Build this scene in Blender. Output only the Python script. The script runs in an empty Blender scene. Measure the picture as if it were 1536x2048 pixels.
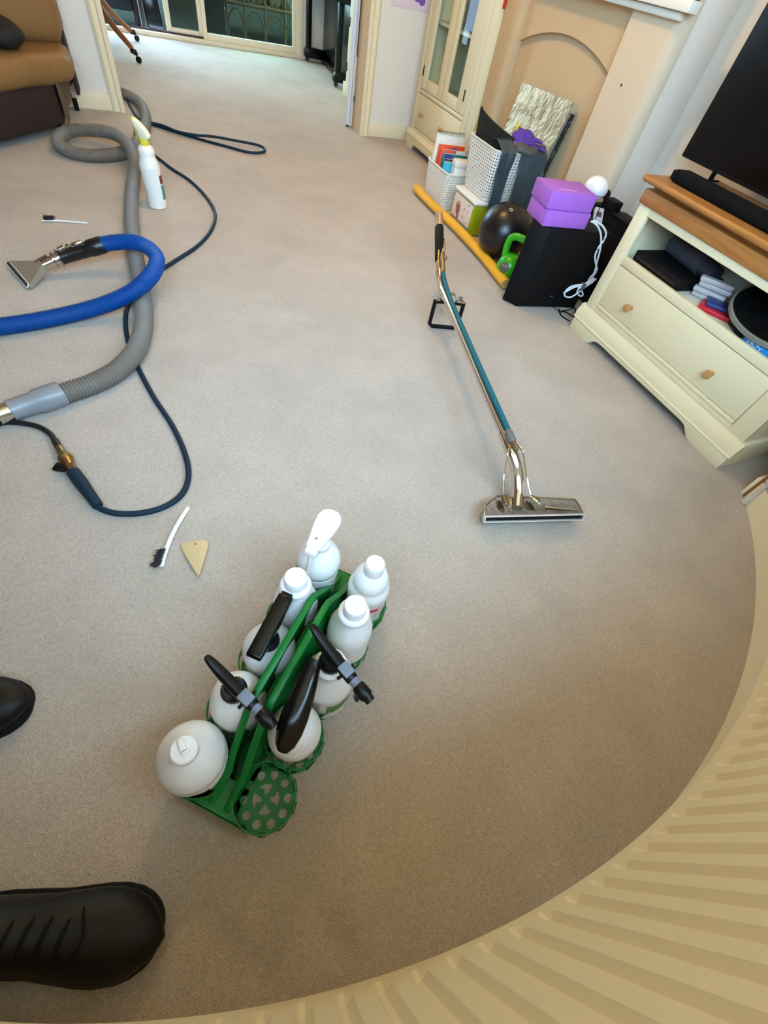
import bpy, bmesh, math, random
from mathutils import Vector, Matrix, noise

R = math.radians
PI = math.pi
random.seed(4)
scene = bpy.context.scene
COL = scene.collection

# ------------------------------------------------------------------ camera
XD = Vector((0.91809, -0.20248, 0.34076))   # room x / y / z axes seen in camera space (right, down, forward)
YD = Vector((-0.36246, -0.7768, 0.51498))
ZD = Vector((0.16042, -0.59631, -0.78656))
FPX = 873.0
CAMH = 1.0
cam_d = bpy.data.cameras.new('camera')
cam = bpy.data.objects.new('camera', cam_d)
COL.objects.link(cam)
cam_d.sensor_fit = 'VERTICAL'
cam_d.sensor_height = 36.0
cam_d.lens = FPX / 2048 * 36.0
cam_d.clip_start = 0.02
mr = Matrix(((XD[0], -XD[1], -XD[2]), (YD[0], -YD[1], -YD[2]), (ZD[0], -ZD[1], -ZD[2]))).to_4x4()
cam.matrix_world = Matrix.Translation((0, 0, CAMH)) @ mr
scene.camera = cam

# ------------------------------------------------------------------ light and exposure
scene.view_settings.view_transform = 'Standard'
scene.view_settings.look = 'None'
scene.view_settings.gamma = 1.0
scene.view_settings.use_curve_mapping = False
scene.view_settings.exposure = 0.0
world = bpy.data.worlds.new('overcast_sky')
scene.world = world
world.use_nodes = True
bg = world.node_tree.nodes['Background']
bg.inputs[0].default_value = (0.48, 0.75, 1.05, 1)
bg.inputs[1].default_value = 24.0
scene.cycles.use_denoising = True
scene.cycles.max_bounces = 8
scene.cycles.diffuse_bounces = 5
scene.cycles.transparent_max_bounces = 12
scene.cycles.caustics_reflective = False
scene.cycles.caustics_refractive = False
scene.cycles.sample_clamp_indirect = 6.0


def light(name, kind, loc, energy, color, **k):
    d = bpy.data.lights.new(name, kind)
    d.energy = energy
    d.color = color
    for a, b in k.items():
        setattr(d, a, b)
    o = bpy.data.objects.new(name, d)
    o.location = loc
    COL.objects.link(o)
    return o


# warm front room ceiling lamp; the back room light is an added fill
light('ceiling_lamp_light', 'POINT', (0.90, 2.42, 2.15), 47, (1.0, 0.72, 0.37), shadow_soft_size=0.07)
light('back_room_fill_light', 'POINT', (0.8, 5.2, 2.15), 25, (1.0, 0.74, 0.42), shadow_soft_size=0.09)
# daylight arriving through the bay window and the patio door (sampling portals for the sky)
BC = Vector((0.38, 1.482))      # centre of the curved bay
BR = 1.765                      # radius of the bay wall


def portal(name, loc, aim, sx, sy):
    o = light(name, 'AREA', loc, 1, (1, 1, 1), shape='RECTANGLE', size=sx, size_y=sy)
    o.data.cycles.is_portal = True
    o.rotation_euler = (Vector(aim) - Vector(loc)).to_track_quat('-Z', 'Z').to_euler()


for a in (-78, -112):
    p = BC + Vector((math.cos(R(a)), math.sin(R(a)))) * (BR + 0.36)
    portal('bay_daylight_portal', (p.x, p.y, 1.6), (BC.x, BC.y, 1.6), 1.25, 1.25)
portal('patio_daylight_portal', (0.83, 7.12, 1.03), (0.83, 5, 1.03), 2.1, 2.0)


# ------------------------------------------------------------------ pixel helpers: where a sight line meets a real plane
def ray(x, y):
    p = Vector(((x - 768) / FPX, (y - 1024) / FPX, 1.0))
    return Vector((p.dot(XD), p.dot(YD), p.dot(ZD)))


def at(x, y, z=0.0):
    v = ray(x, y)
    t = (z - CAMH) / v.z
    return Vector((v.x * t, v.y * t, z))


def onx(x, y, X):
    v = ray(x, y)
    t = X / v.x
    return Vector((X, v.y * t, CAMH + v.z * t))


def ony(x, y, Y):
    v = ray(x, y)
    t = Y / v.y
    return Vector((v.x * t, Y, CAMH + v.z * t))


# ------------------------------------------------------------------ materials
def lin(c):
    return tuple(((v / 255) / 12.92 if v / 255 < 0.04045 else ((v / 255 + 0.055) / 1.055) ** 2.4) for v in c)


MATS = {}


def mat(name, rgb, rough=0.5, metal=0.0, bump=0.0, bscale=200.0, var=0.0, vscale=8.0, coat=0.0, spec=0.5, trans=0.0, alpha=1.0):
    if name in MATS:
        return MATS[name]
    m = bpy.data.materials.new(name)
    m.use_nodes = True
    nt = m.node_tree
    b = nt.nodes['Principled BSDF']
    c = lin(rgb) + (1,)
    b.inputs['Base Color'].default_value = c
    b.inputs['Roughness'].default_value = rough
    b.inputs['Metallic'].default_value = metal
    b.inputs['Coat Weight'].default_value = coat
    b.inputs['Specular IOR Level'].default_value = spec
    b.inputs['Transmission Weight'].default_value = trans
    b.inputs['Alpha'].default_value = alpha
    tc = nt.nodes.new('ShaderNodeTexCoord')
    if var > 0:
        n = nt.nodes.new('ShaderNodeTexNoise')
        n.inputs['Scale'].default_value = vscale
        n.inputs['Detail'].default_value = 5
        nt.links.new(tc.outputs['Object'], n.inputs['Vector'])
        mx = nt.nodes.new('ShaderNodeMix')
        mx.data_type = 'RGBA'
        mx.inputs[6].default_value = tuple(v * (1 - var) for v in c[:3]) + (1,)
        mx.inputs[7].default_value = tuple(min(1, v * (1 + var)) for v in c[:3]) + (1,)
        nt.links.new(n.outputs['Fac'], mx.inputs[0])
        nt.links.new(mx.outputs[2], b.inputs['Base Color'])
    if bump > 0:
        n = nt.nodes.new('ShaderNodeTexNoise')
        n.inputs['Scale'].default_value = bscale
        n.inputs['Detail'].default_value = 4
        nt.links.new(tc.outputs['Object'], n.inputs['Vector'])
        bp = nt.nodes.new('ShaderNodeBump')
        bp.inputs['Strength'].default_value = bump
        bp.inputs['Distance'].default_value = 0.004
        nt.links.new(n.outputs['Fac'], bp.inputs['Height'])
        nt.links.new(bp.outputs['Normal'], b.inputs['Normal'])
    MATS[name] = m
    return m


def glass_mat(name, tint, gloss):
    m = bpy.data.materials.new(name)
    m.use_nodes = True
    nt = m.node_tree
    nt.nodes.clear()
    o = nt.nodes.new('ShaderNodeOutputMaterial')
    t = nt.nodes.new('ShaderNodeBsdfTransparent')
    t.inputs[0].default_value = tint + (1,)
    g = nt.nodes.new('ShaderNodeBsdfGlossy')
    g.inputs['Roughness'].default_value = 0.02
    f = nt.nodes.new('ShaderNodeFresnel')
    f.inputs[0].default_value = gloss
    x = nt.nodes.new('ShaderNodeMixShader')
    ge = nt.nodes.new('ShaderNodeNewGeometry')       # a thin pane: only its front face reflects
    iv = nt.nodes.new('ShaderNodeMath')
    iv.operation = 'SUBTRACT'
    iv.inputs[0].default_value = 1.0
    nt.links.new(ge.outputs['Backfacing'], iv.inputs[1])
    ml = nt.nodes.new('ShaderNodeMath')
    ml.operation = 'MULTIPLY'
    nt.links.new(f.outputs[0], ml.inputs[0])
    nt.links.new(iv.outputs[0], ml.inputs[1])
    nt.links.new(ml.outputs[0], x.inputs[0])
    nt.links.new(t.outputs[0], x.inputs[1])
    nt.links.new(g.outputs[0], x.inputs[2])
    nt.links.new(x.outputs[0], o.inputs[0])
    return m


def carpet_mat():
    m = bpy.data.materials.new('carpet')
    m.use_nodes = True
    nt = m.node_tree
    b = nt.nodes['Principled BSDF']
    b.inputs['Roughness'].default_value = 0.95
    b.inputs['Specular IOR Level'].default_value = 0.1
    b.inputs['Sheen Weight'].default_value = 0.15
    tc = nt.nodes.new('ShaderNodeTexCoord')

    def noi(scale, detail, rough=0.6, dist=0.0):
        n = nt.nodes.new('ShaderNodeTexNoise')
        n.inputs['Scale'].default_value = scale
        n.inputs['Detail'].default_value = detail
        n.inputs['Roughness'].default_value = rough
        n.inputs['Distortion'].default_value = dist
        nt.links.new(tc.outputs['Object'], n.inputs['Vector'])
        return n

    def ramp(n, a, c0, bb, c1):
        r = nt.nodes.new('ShaderNodeValToRGB')
        r.color_ramp.elements[0].position = a
        r.color_ramp.elements[1].position = bb
        r.color_ramp.elements[0].color = (c0, c0, c0, 1)
        r.color_ramp.elements[1].color = (c1, c1, c1, 1)
        nt.links.new(n.outputs['Fac'], r.inputs[0])
        return r

    def mul(a, c):
        x = nt.nodes.new('ShaderNodeMix')
        x.data_type = 'RGBA'
        x.blend_type = 'MULTIPLY'
        x.inputs[0].default_value = 1
        nt.links.new(a, x.inputs[6])
        nt.links.new(c, x.inputs[7])
        return x.outputs[2]

    base = nt.nodes.new('ShaderNodeRGB')
    base.outputs[0].default_value = lin((216, 201, 185)) + (1,)
    fine = noi(420, 3, 0.7)
    tuft = noi(130, 3, 0.6, 0.8)
    patch = noi(6, 5, 0.6)
    worn = noi(1.6, 3, 0.5, 0.6)
    c = mul(base.outputs[0], ramp(fine, 0.3, 0.68, 0.66, 1.16).outputs[0])
    c = mul(c, ramp(tuft, 0.3, 0.84, 0.66, 1.06).outputs[0])
    c = mul(c, ramp(patch, 0.35, 0.93, 0.65, 1.03).outputs[0])
    c = mul(c, ramp(worn, 0.35, 0.91, 0.65, 1.02).outputs[0])
    nt.links.new(c, b.inputs['Base Color'])
    add = nt.nodes.new('ShaderNodeMath')
    add.operation = 'ADD'
    nt.links.new(fine.outputs['Fac'], add.inputs[0])
    nt.links.new(tuft.outputs['Fac'], add.inputs[1])
    bp = nt.nodes.new('ShaderNodeBump')
    bp.inputs['Strength'].default_value = 0.9
    bp.inputs['Distance'].default_value = 0.004
    nt.links.new(add.outputs[0], bp.inputs['Height'])
    nt.links.new(bp.outputs['Normal'], b.inputs['Normal'])
    return m


def wood_mat(name, rgb, dark, axis, scale=14, rough=0.45):
    m = bpy.data.materials.new(name)
    m.use_nodes = True
    nt = m.node_tree
    b = nt.nodes['Principled BSDF']
    b.inputs['Roughness'].default_value = rough
    tc = nt.nodes.new('ShaderNodeTexCoord')
    mp = nt.nodes.new('ShaderNodeMapping')
    s = [scale, scale, scale]
    s[axis] = scale * 0.08
    mp.inputs['Scale'].default_value = s
    nt.links.new(tc.outputs['Object'], mp.inputs[0])
    n = nt.nodes.new('ShaderNodeTexNoise')
    n.inputs['Scale'].default_value = 3
    n.inputs['Detail'].default_value = 6
    n.inputs['Distortion'].default_value = 1.2
    nt.links.new(mp.outputs[0], n.inputs['Vector'])
    r = nt.nodes.new('ShaderNodeValToRGB')
    r.color_ramp.elements[0].position = 0.3
    r.color_ramp.elements[1].position = 0.7
    r.color_ramp.elements[0].color = lin(dark) + (1,)
    r.color_ramp.elements[1].color = lin(rgb) + (1,)
    nt.links.new(n.outputs['Fac'], r.inputs[0])
    nt.links.new(r.outputs[0], b.inputs['Base Color'])
    return m


CARPET = carpet_mat()
WALL = mat('wall_paint', (232, 226, 214), 0.9, bump=0.05, bscale=120)
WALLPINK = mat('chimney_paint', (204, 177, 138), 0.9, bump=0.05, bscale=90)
CEIL = mat('ceiling_paint', (196, 166, 124), 0.9)  # unseen ceiling, coloured to warm the bounced light
FRAMEW = mat('window_frame_white', (238, 236, 230), 0.5)
WALLTAN = mat('tan_wall_paint', (132, 90, 52), 0.9)  # dark tan for unseen walls, chosen to cut and warm the bounce
GLOSSCREAM = mat('trim_gloss', (236, 222, 186), 0.45)
CREAM = mat('cream_furniture_paint', (232, 220, 182), 0.45, spec=0.3)
CREAMIN = mat('cream_inside_paint', (226, 224, 206), 0.6)
OAK = wood_mat('oak', (182, 122, 60), (152, 94, 42), 1)
KNOBWOOD = mat('knob_wood', (186, 138, 84), 0.45, var=0.12, vscale=60)
RADW = mat('radiator_enamel', (232, 212, 168), 0.5, spec=0.3)
GREEN = mat('green_plastic', (6, 112, 44), 0.4, spec=0.35, bump=0.02, bscale=90, var=0.08, vscale=30)
HDPE = mat('white_bottle_plastic', (230, 230, 228), 0.42, spec=0.4, var=0.015, vscale=25)
CAPW = mat('white_cap_plastic', (232, 232, 232), 0.4, spec=0.35)
FROST = mat('frosted_bottle_plastic', (222, 224, 226), 0.4)
BLACKP = mat('black_plastic', (13, 13, 14), 0.35, spec=0.25)
BLACKM = mat('matt_black', (11, 11, 12), 0.65, spec=0.2)
BLACKG = mat('gloss_black', (8, 8, 9), 0.2, spec=0.35)
GREYBLUE = mat('blue_grey_plastic', (116, 128, 146), 0.4)
LIPST = mat('lip_steel', (226, 222, 214), 0.45, metal=0.35)  # pale base paints in the bright reflection along the lip edges
CHROME = mat('polished_steel', (222, 216, 206), 0.16, metal=1.0)
STEELD = mat('scuffed_steel', (176, 176, 176), 0.22, metal=1.0, bump=0.25, bscale=30, var=0.3, vscale=14)
BRASS = mat('brass', (154, 132, 90), 0.35, metal=1.0, var=0.2, vscale=60)
OLDBRASS = mat('dull_brass', (150, 134, 100), 0.4, metal=1.0, var=0.2, vscale=60)
HOSEG = mat('grey_hose_plastic', (116, 108, 98), 0.55)
CUFFG = mat('grey_cuff_plastic', (134, 136, 138), 0.35)
HOSEB = mat('blue_hose_plastic', (0, 68, 140), 0.5, spec=0.3)
TEAL = mat('teal_rubber', (0, 92, 104), 0.55, spec=0.3)
NAVY = mat('navy_rubber', (16, 40, 56), 0.6, spec=0.25)
RED = mat('red_print', (190, 34, 48), 0.5)
PINKRED = mat('pink_red_print', (206, 58, 92), 0.5)
LABELW = mat('label_paper', (236, 236, 232), 0.5)
INK = mat('dark_ink', (60, 62, 66), 0.6)
LABELG = mat('green_print', (70, 128, 66), 0.5, var=0.2, vscale=60)


# ------------------------------------------------------------------ mesh helpers
class MB:
    def __init__(self):
        self.bm = bmesh.new()

    def _take(self, t, M=None):
        if M is not None:
            bmesh.ops.transform(t, matrix=M, verts=t.verts)
        me = bpy.data.meshes.new('t')
        t.to_mesh(me)
        t.free()
        self.bm.from_mesh(me)
        bpy.data.meshes.remove(me)
        return self

    def box(self, lo, hi, bev=0.0, M=None, seg=2):
        t = bmesh.new()
        bmesh.ops.create_cube(t, size=1)
        s = [max(1e-5, hi[i] - lo[i]) for i in range(3)]
        c = [(hi[i] + lo[i]) / 2 for i in range(3)]
        for v in t.verts:
            v.co = Vector((v.co.x * s[0] + c[0], v.co.y * s[1] + c[1], v.co.z * s[2] + c[2]))
        if bev > 0:
            bev = min(bev, min(s) * 0.49)
            bmesh.ops.bevel(t, geom=list(t.edges), offset=bev, segments=seg, profile=0.5, affect='EDGES')
        return self._take(t, M)

    def prism(self, poly, h0, h1, axis=2, bev=0.0, M=None, seg=2):
        """poly: 2d points; axis: extrusion axis; the other two axes keep their order"""
        t = bmesh.new()

        def p3(p, h):
            if axis == 2:
                return (p[0], p[1], h)
            if axis == 1:
                return (p[0], h, p[1])
            return (h, p[0], p[1])
        a = [t.verts.new(p3(p, h0)) for p in poly]
        b = [t.verts.new(p3(p, h1)) for p in poly]
        n = len(poly)
        t.faces.new(a)
        t.faces.new(b[::-1])
        for i in range(n):
            j = (i + 1) % n
            t.faces.new((a[i], b[i], b[j], a[j]))
        bmesh.ops.recalc_face_normals(t, faces=t.faces)
        if bev > 0:
            bmesh.ops.bevel(t, geom=list(t.edges), offset=bev, segments=seg, profile=0.5, affect='EDGES')
        return self._take(t, M)

    def lathe(self, prof, seg=32, M=None, close=True):
        """prof: (radius, z) from bottom to top"""
        t = bmesh.new()
        rows = []
        for r, z in prof:
            if r < 1e-6:
                rows.append([t.verts.new((0, 0, z))])
            else:
                rows.append([t.verts.new((r * math.cos(2 * PI * i / seg), r * math.sin(2 * PI * i / seg), z)) for i in range(seg)])
        for a, b in zip(rows, rows[1:]):
            for i in range(seg):
                j = (i + 1) % seg
                if len(a) == 1 and len(b) == 1:
                    continue
                if len(a) == 1:
                    t.faces.new((a[0], b[j], b[i]))
                elif len(b) == 1:
                    t.faces.new((a[i], a[j], b[0]))
                else:
                    t.faces.new((a[i], a[j], b[j], b[i]))
        if close:
            if len(rows[0]) > 1:
                t.faces.new(rows[0][::-1])
            if len(rows[-1]) > 1:
                t.faces.new(rows[-1])
        bmesh.ops.recalc_face_normals(t, faces=t.faces)
        return self._take(t, M)

    def tube(self, pts, rad, seg=12, cap=True, up=(0, 0, 1), closed=False, M=None, flat=None):
        """rad: float, list of floats or list of (side, up) pairs"""
        pts = [Vector(p) for p in pts]
        n = len(pts)
        t = bmesh.new()
        rows = []
        U = Vector(up)
        for i, p in enumerate(pts):
            if closed:
                d = pts[(i + 1) % n] - pts[i - 1]
            else:
                d = pts[min(i + 1, n - 1)] - pts[max(i - 1, 0)]
            d.normalize()
            s = d.cross(U)
            if s.length < 1e-4:
                s = d.cross(Vector((1, 0, 0)))
            s.normalize()
            w = s.cross(d)
            r = rad[i] if isinstance(rad, (list, tuple)) else rad
            rs, ru = r if isinstance(r, (list, tuple)) else (r, r)
            row = []
            for k in range(seg):
                a = 2 * PI * k / seg
                q = p + s * (math.cos(a) * rs) + w * (math.sin(a) * ru)
                if flat is not None and q.z < flat:
                    q.z = flat
                row.append(t.verts.new(q))
            rows.append(row)
        rng = range(n) if closed else range(n - 1)
        for i in rng:
            a, b = rows[i], rows[(i + 1) % n]
            for k in range(seg):
                l = (k + 1) % seg
                t.faces.new((a[k], a[l], b[l], b[k]))
        if cap and not closed:
            t.faces.new(rows[0][::-1])
            t.faces.new(rows[-1])
        bmesh.ops.recalc_face_normals(t, faces=t.faces)
        return self._take(t, M)

    def cyl(self, a, b, r, seg=16, r2=None):
        return self.tube([a, b], [r, r if r2 is None else r2], seg)

    def ball(self, c, r, seg=24, pw=1.0, M=None, fn=None):
        """ellipsoid / superellipsoid; r: float or 3 radii; pw<1 is boxier"""
        rr = (r, r, r) if isinstance(r, (int, float)) else r
        t = bmesh.new()
        bmesh.ops.create_uvsphere(t, u_segments=seg, v_segments=max(8, seg // 2), radius=1)
        for v in t.verts:
            if pw != 1.0:
                v.co = Vector([math.copysign(abs(x) ** pw, x) for x in v.co])
            v.co = Vector((v.co.x * rr[0], v.co.y * rr[1], v.co.z * rr[2]))
            if fn:
                v.co = fn(v.co)
            v.co += Vector(c)
        return self._take(t, M)

    def grid(self, nu, nv, fn, th=0.0):
        """sheet of points fn(u, v), u and v in 0..1; th gives thickness"""
        t = bmesh.new()
        vs = [[t.verts.new(fn(i / nu, j / nv)) for j in range(nv + 1)] for i in range(nu + 1)]
        for i in range(nu):
            for j in range(nv):
                t.faces.new((vs[i][j], vs[i + 1][j], vs[i + 1][j + 1], vs[i][j + 1]))
        if th:
            bmesh.ops.recalc_face_normals(t, faces=t.faces)
            bmesh.ops.solidify(t, geom=list(t.faces), thickness=th)
        return self._take(t)

    def raw(self, verts, faces):
        t = bmesh.new()
        vs = [t.verts.new(v) for v in verts]
        for f in faces:
            try:
                t.faces.new([vs[i] for i in f])
            except ValueError:
                pass
        bmesh.ops.recalc_face_normals(t, faces=t.faces)
        return self._take(t)


W = {}


def obj(name, mb, m, parent=None, local=False, angle=35):
    me = bpy.data.meshes.new(name)
    if parent is not None and not local:
        M = W.get(root_of(parent).name)
        if M is not None:
            bmesh.ops.transform(mb.bm, matrix=M.inverted(), verts=mb.bm.verts)
    mb.bm.to_mesh(me)
    mb.bm.free()
    me.materials.append(m)
    if angle:
        me.shade_smooth()
        me.set_sharp_from_angle(angle=R(angle))
    o = bpy.data.objects.new(name, me)
    COL.objects.link(o)
    if parent is not None:
        o.parent = parent
    return o


def root_of(o):
    while o.parent is not None:
        o = o.parent
    return o


def thing(name, label, cat, loc=(0, 0, 0), rotz=0.0, group=None):
    o = bpy.data.objects.new(name, None)
    o.empty_display_size = 0.05
    COL.objects.link(o)
    o.location = loc
    o.rotation_euler = (0, 0, rotz)
    W[o.name] = Matrix.Translation(loc) @ Matrix.Rotation(rotz, 4, 'Z')
    o['label'] = label
    o['category'] = cat
    if group:
        o['group'] = group
    return o


def tag(o, label, cat, group=None):
    o['label'] = label
    o['category'] = cat
    if group:
        o['group'] = group
    return o


def struct(name, mb, m, parent=None, label=None, angle=30):
    o = obj(name, mb, m, parent, angle=angle)
    if parent is None:
        o['kind'] = 'structure'
        if label:
            o['label'] = label
    return o


def T(loc, rz=0.0, rx=0.0, ry=0.0):
    return Matrix.Translation(loc) @ Matrix.Rotation(rz, 4, 'Z') @ Matrix.Rotation(ry, 4, 'Y') @ Matrix.Rotation(rx, 4, 'X')


def spline(pts, n=12, closed=False):
    pts = [Vector(p) for p in pts]
    out = []
    N = len(pts)
    for i in range(N if closed else N - 1):
        p0 = pts[i - 1] if (i > 0 or closed) else pts[0] * 2 - pts[1]
        p1, p2 = pts[i], pts[(i + 1) % N]
        p3 = pts[(i + 2) % N] if (i + 2 < N or closed) else pts[-1] * 2 - pts[-2]
        for k in range(n):
            t = k / n
            out.append(0.5 * ((2 * p1) + (p2 - p0) * t + (2 * p0 - 5 * p1 + 4 * p2 - p3) * t * t + (3 * p1 - p0 - 3 * p2 + p3) * t ** 3))
    if not closed:
        out.append(pts[-1])
    return out


def resample(pts, step):
    out = [pts[0].copy()]
    acc = 0.0
    for a, b in zip(pts, pts[1:]):
        L = (b - a).length
        while acc + L >= step and L > 0:
            t = (step - acc) / L
            a = a.lerp(b, t)
            out.append(a.copy())
            L = (b - a).length
            acc = 0.0
        acc += L
    return out


def ribbed(path, r, pitch, depth, seg=16, plain=0.0):
    """corrugated hose along a path"""
    p = resample(path, pitch / 4)
    rad = []
    for i in range(len(p)):
        k = i % 4
        rad.append(r - (depth if k in (0, 3) else 0.0))
    return MB().tube(p, rad, seg)


# ================================================================== THE ROOM
XR = 2.36      # alcove wall right of the room
YP = 4.30      # wall with the wide opening into the back room
YB = 7.0       # back wall with the patio door
ZC = 2.4
DL, DR = -0.058, 1.652   # edges of the opening

mb = MB()
mb.raw([(-1.9, -0.4, 0), (2.5, -0.4, 0), (2.5, 7.02, 0), (-1.9, 7.02, 0), (-1.9, -0.4, -0.03), (2.5, -0.4, -0.03), (2.5, 7.02, -0.03), (-1.9, 7.02, -0.03)],
       [(0, 1, 2, 3), (4, 5, 6, 7), (0, 1, 5, 4), (1, 2, 6, 5), (2, 3, 7, 6), (3, 0, 4, 7)])
struct('floor', mb, CARPET, label='pale beige cut pile carpet')
struct('ceiling', MB().box((-1.9, -0.5, ZC), (2.5, 7.2, ZC + 0.05)), CEIL)
struct('wall_right', MB().box((XR, 0.3, 0), (XR + 0.1, 7.1, ZC)), WALL)
struct('wall_left', MB().box((-1.9, 0.3, 0), (-1.8, 7.1, ZC)), WALLTAN)
struct('wall_far_right', MB().box((DR, YP, 0), (XR, YP + 0.19, ZC)), WALL)
struct('wall_far_left', MB().box((-1.8, YP, 0), (DL, YP + 0.19, ZC)), WALL)
struct('wall_far_lintel', MB().box((DL, YP, 2.02), (DR, YP + 0.19, ZC)), WALL)

# far wall trim
struct('baseboard_far_right', MB().box((DR + 0.07, YP - 0.014, 0), (XR, YP, 0.085), 0.004), GLOSSCREAM)
struct('baseboard_far_left', MB().box((-1.8, YP - 0.014, 0), (DL - 0.07, YP, 0.085), 0.004), GLOSSCREAM)


def architrave(x0, x1, name):
    m = MB()
    w = x1 - x0
    m.prism([(x0, YP), (x0, YP - 0.012), (x0 + w * 0.25, YP - 0.022), (x0 + w * 0.4, YP - 0.014), (x0 + w * 0.62, YP - 0.014), (x0 + w * 0.75, YP - 0.024), (x1, YP - 0.024), (x1, YP)][::1], 0, 2.06, 2)
    return struct(name, m, GLOSSCREAM)


architrave(DL - 0.07, DL, 'trim_1')
architrave(DR + 0.075, DR, 'trim_2')
lin_ = MB().box((DL, YP + 0.0, 0), (DL + 0.006, YP + 0.19, 2.02))
struct('trim_3', lin_, GLOSSCREAM)
rev = struct('trim_4', MB().box((DR - 0.004, YP, 0), (DR, YP + 0.185, 2.02)), WALLPINK)
obj('strike_plate', MB().box((DR - 0.007, YP + 0.165, 0.165), (DR - 0.003, YP + 0.18, 0.2), 0.001), BLACKM, rev)
obj('gap_shade_strip', MB().box((DR - 0.009, YP + 0.172, 0.42), (DR - 0.004, YP + 0.184, 2.0)), mat('gap_shade_brown', (70, 46, 40), 0.7), rev)  # dark strip standing in for the shaded gap beside the door

# lilac flower border above the white wall panel
bord = struct('trim_5', MB().box((1.80, YP - 0.004, 0.722), (XR, YP, 1.0)), mat('lilac_paper', (226, 208, 214), 0.8))
fl = MB()
for k in range(5):
    a = k * 1.256
    fl.ball((2.02 + 0.035 * math.cos(a), YP - 0.005, 0.80 + 0.035 * math.sin(a)), (0.026, 0.002, 0.02), 10)
obj('flower_print', fl, mat('violet_print', (128, 84, 170), 0.8), bord)

# white door folded back behind the right hand pier, its edge in view
d1 = struct('door_1', MB().box((1.608, YP + 0.19, 0.012), (1.650, YP + 0.235, 2.0), 0.003), mat('door_white', (226, 230, 234), 0.4))
obj('door_leaf', MB().box((1.650, YP + 0.2, 0.012), (2.33, YP + 0.235, 2.0), 0.003), MATS['door_white'], d1)
obj('edge_groove', MB().box((1.627, YP + 0.186, 0.02), (1.630, YP + 0.192, 1.99)), mat('groove_grey', (150, 152, 158), 0.6), d1)
obj('bottom_guide', MB().box((1.606, YP + 0.186, 0.0), (1.622, YP + 0.21, 0.012), 0.002), BLACKM, d1)

# bay: curved wall with sill and window bars
def arc_pts(r, a0, a1, n):
    return [(BC.x + r * math.cos(R(a0 + (a1 - a0) * i / n)), BC.y + r * math.sin(R(a0 + (a1 - a0) * i / n))) for i in range(n + 1)]


def arc_band(r0, r1, z0, z1, a0=-141, a1=-39, n=48):
    p = arc_pts(r0, a0, a1, n) + arc_pts(r1, a0, a1, n)[::-1]
    return MB().prism(p, z0, z1)


SILL = 0.97  # sill raised and set deep to keep daylight off the near floor
WA0, WA1 = -131, -62        # glazed part, narrowed by side walls added to block daylight
struct('wall_bay', arc_band(BR, BR + 0.34, 0, SILL), WALLTAN)
struct('wall_bay_head', arc_band(BR, BR + 0.34, 2.2, ZC), WALLTAN)
struct('wall_bay_right_blocker', arc_band(BR, BR + 0.34, SILL, 2.2, WA1, -39, 16), WALLTAN)
struct('wall_bay_left_blocker', arc_band(BR, BR + 0.34, SILL, 2.2, -141, WA0, 8), WALLTAN)
struct('baseboard_bay', arc_band(BR - 0.016, BR, 0, 0.085), GLOSSCREAM)
struct('trim_6', arc_band(BR - 0.03, BR + 0.30, SILL, SILL + 0.02, WA0 + 0.2, WA1 - 0.2), GLOSSCREAM)
wb = struct('window_1', arc_band(BR + 0.26, BR + 0.31, SILL + 0.02, SILL + 0.08, WA0, WA1), FRAMEW)
obj('head_rail', arc_band(BR + 0.26, BR + 0.31, 2.14, 2.2, WA0, WA1), FRAMEW, wb)
obj('pane', arc_band(BR + 0.284, BR + 0.288, SILL + 0.03, 2.16, WA0, WA1), glass_mat('bay_glass', (0.98, 0.99, 0.98), 1.4), wb)
for k in range(5):
    a = WA0 + (WA1 - WA0) * k / 4
    c = BC + Vector((math.cos(R(a)), math.sin(R(a)))) * (BR + 0.285)
    obj('mullion', MB().box((-0.025, -0.02, SILL), (0.025, 0.02, 2.2), 0.004, M=T((c.x, c.y, 0), R(a))), FRAMEW, wb)
e = BC + Vector((math.cos(R(-39)), math.sin(R(-39)))) * BR
e2 = BC + Vector((math.cos(R(-141)), math.sin(R(-141)))) * BR
struct('wall_front_right', MB().box((e.x - 0.01, e.y - 0.08, 0), (XR + 0.1, e.y + 0.02, ZC)), WALLTAN)
struct('wall_front_left', MB().box((-1.9, e2.y - 0.08, 0), (e2.x + 0.01, e2.y + 0.02, ZC)), WALLTAN)
struct('baseboard_front_right', MB().box((e.x - 0.01, e.y + 0.02, 0), (XR, e.y + 0.034, 0.085), 0.004), GLOSSCREAM)

CHRET = mat('chimney_return_daylit', (234, 220, 204), 0.9, bump=0.05, bscale=90)  # lighter copy of the chimney colour, painting in daylight from the bay
CHLIT = mat('chimney_pilaster_daylit', (216, 196, 166), 0.9, bump=0.05, bscale=90)  # pilaster tone lightened for the daylight on its rounded corner
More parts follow.
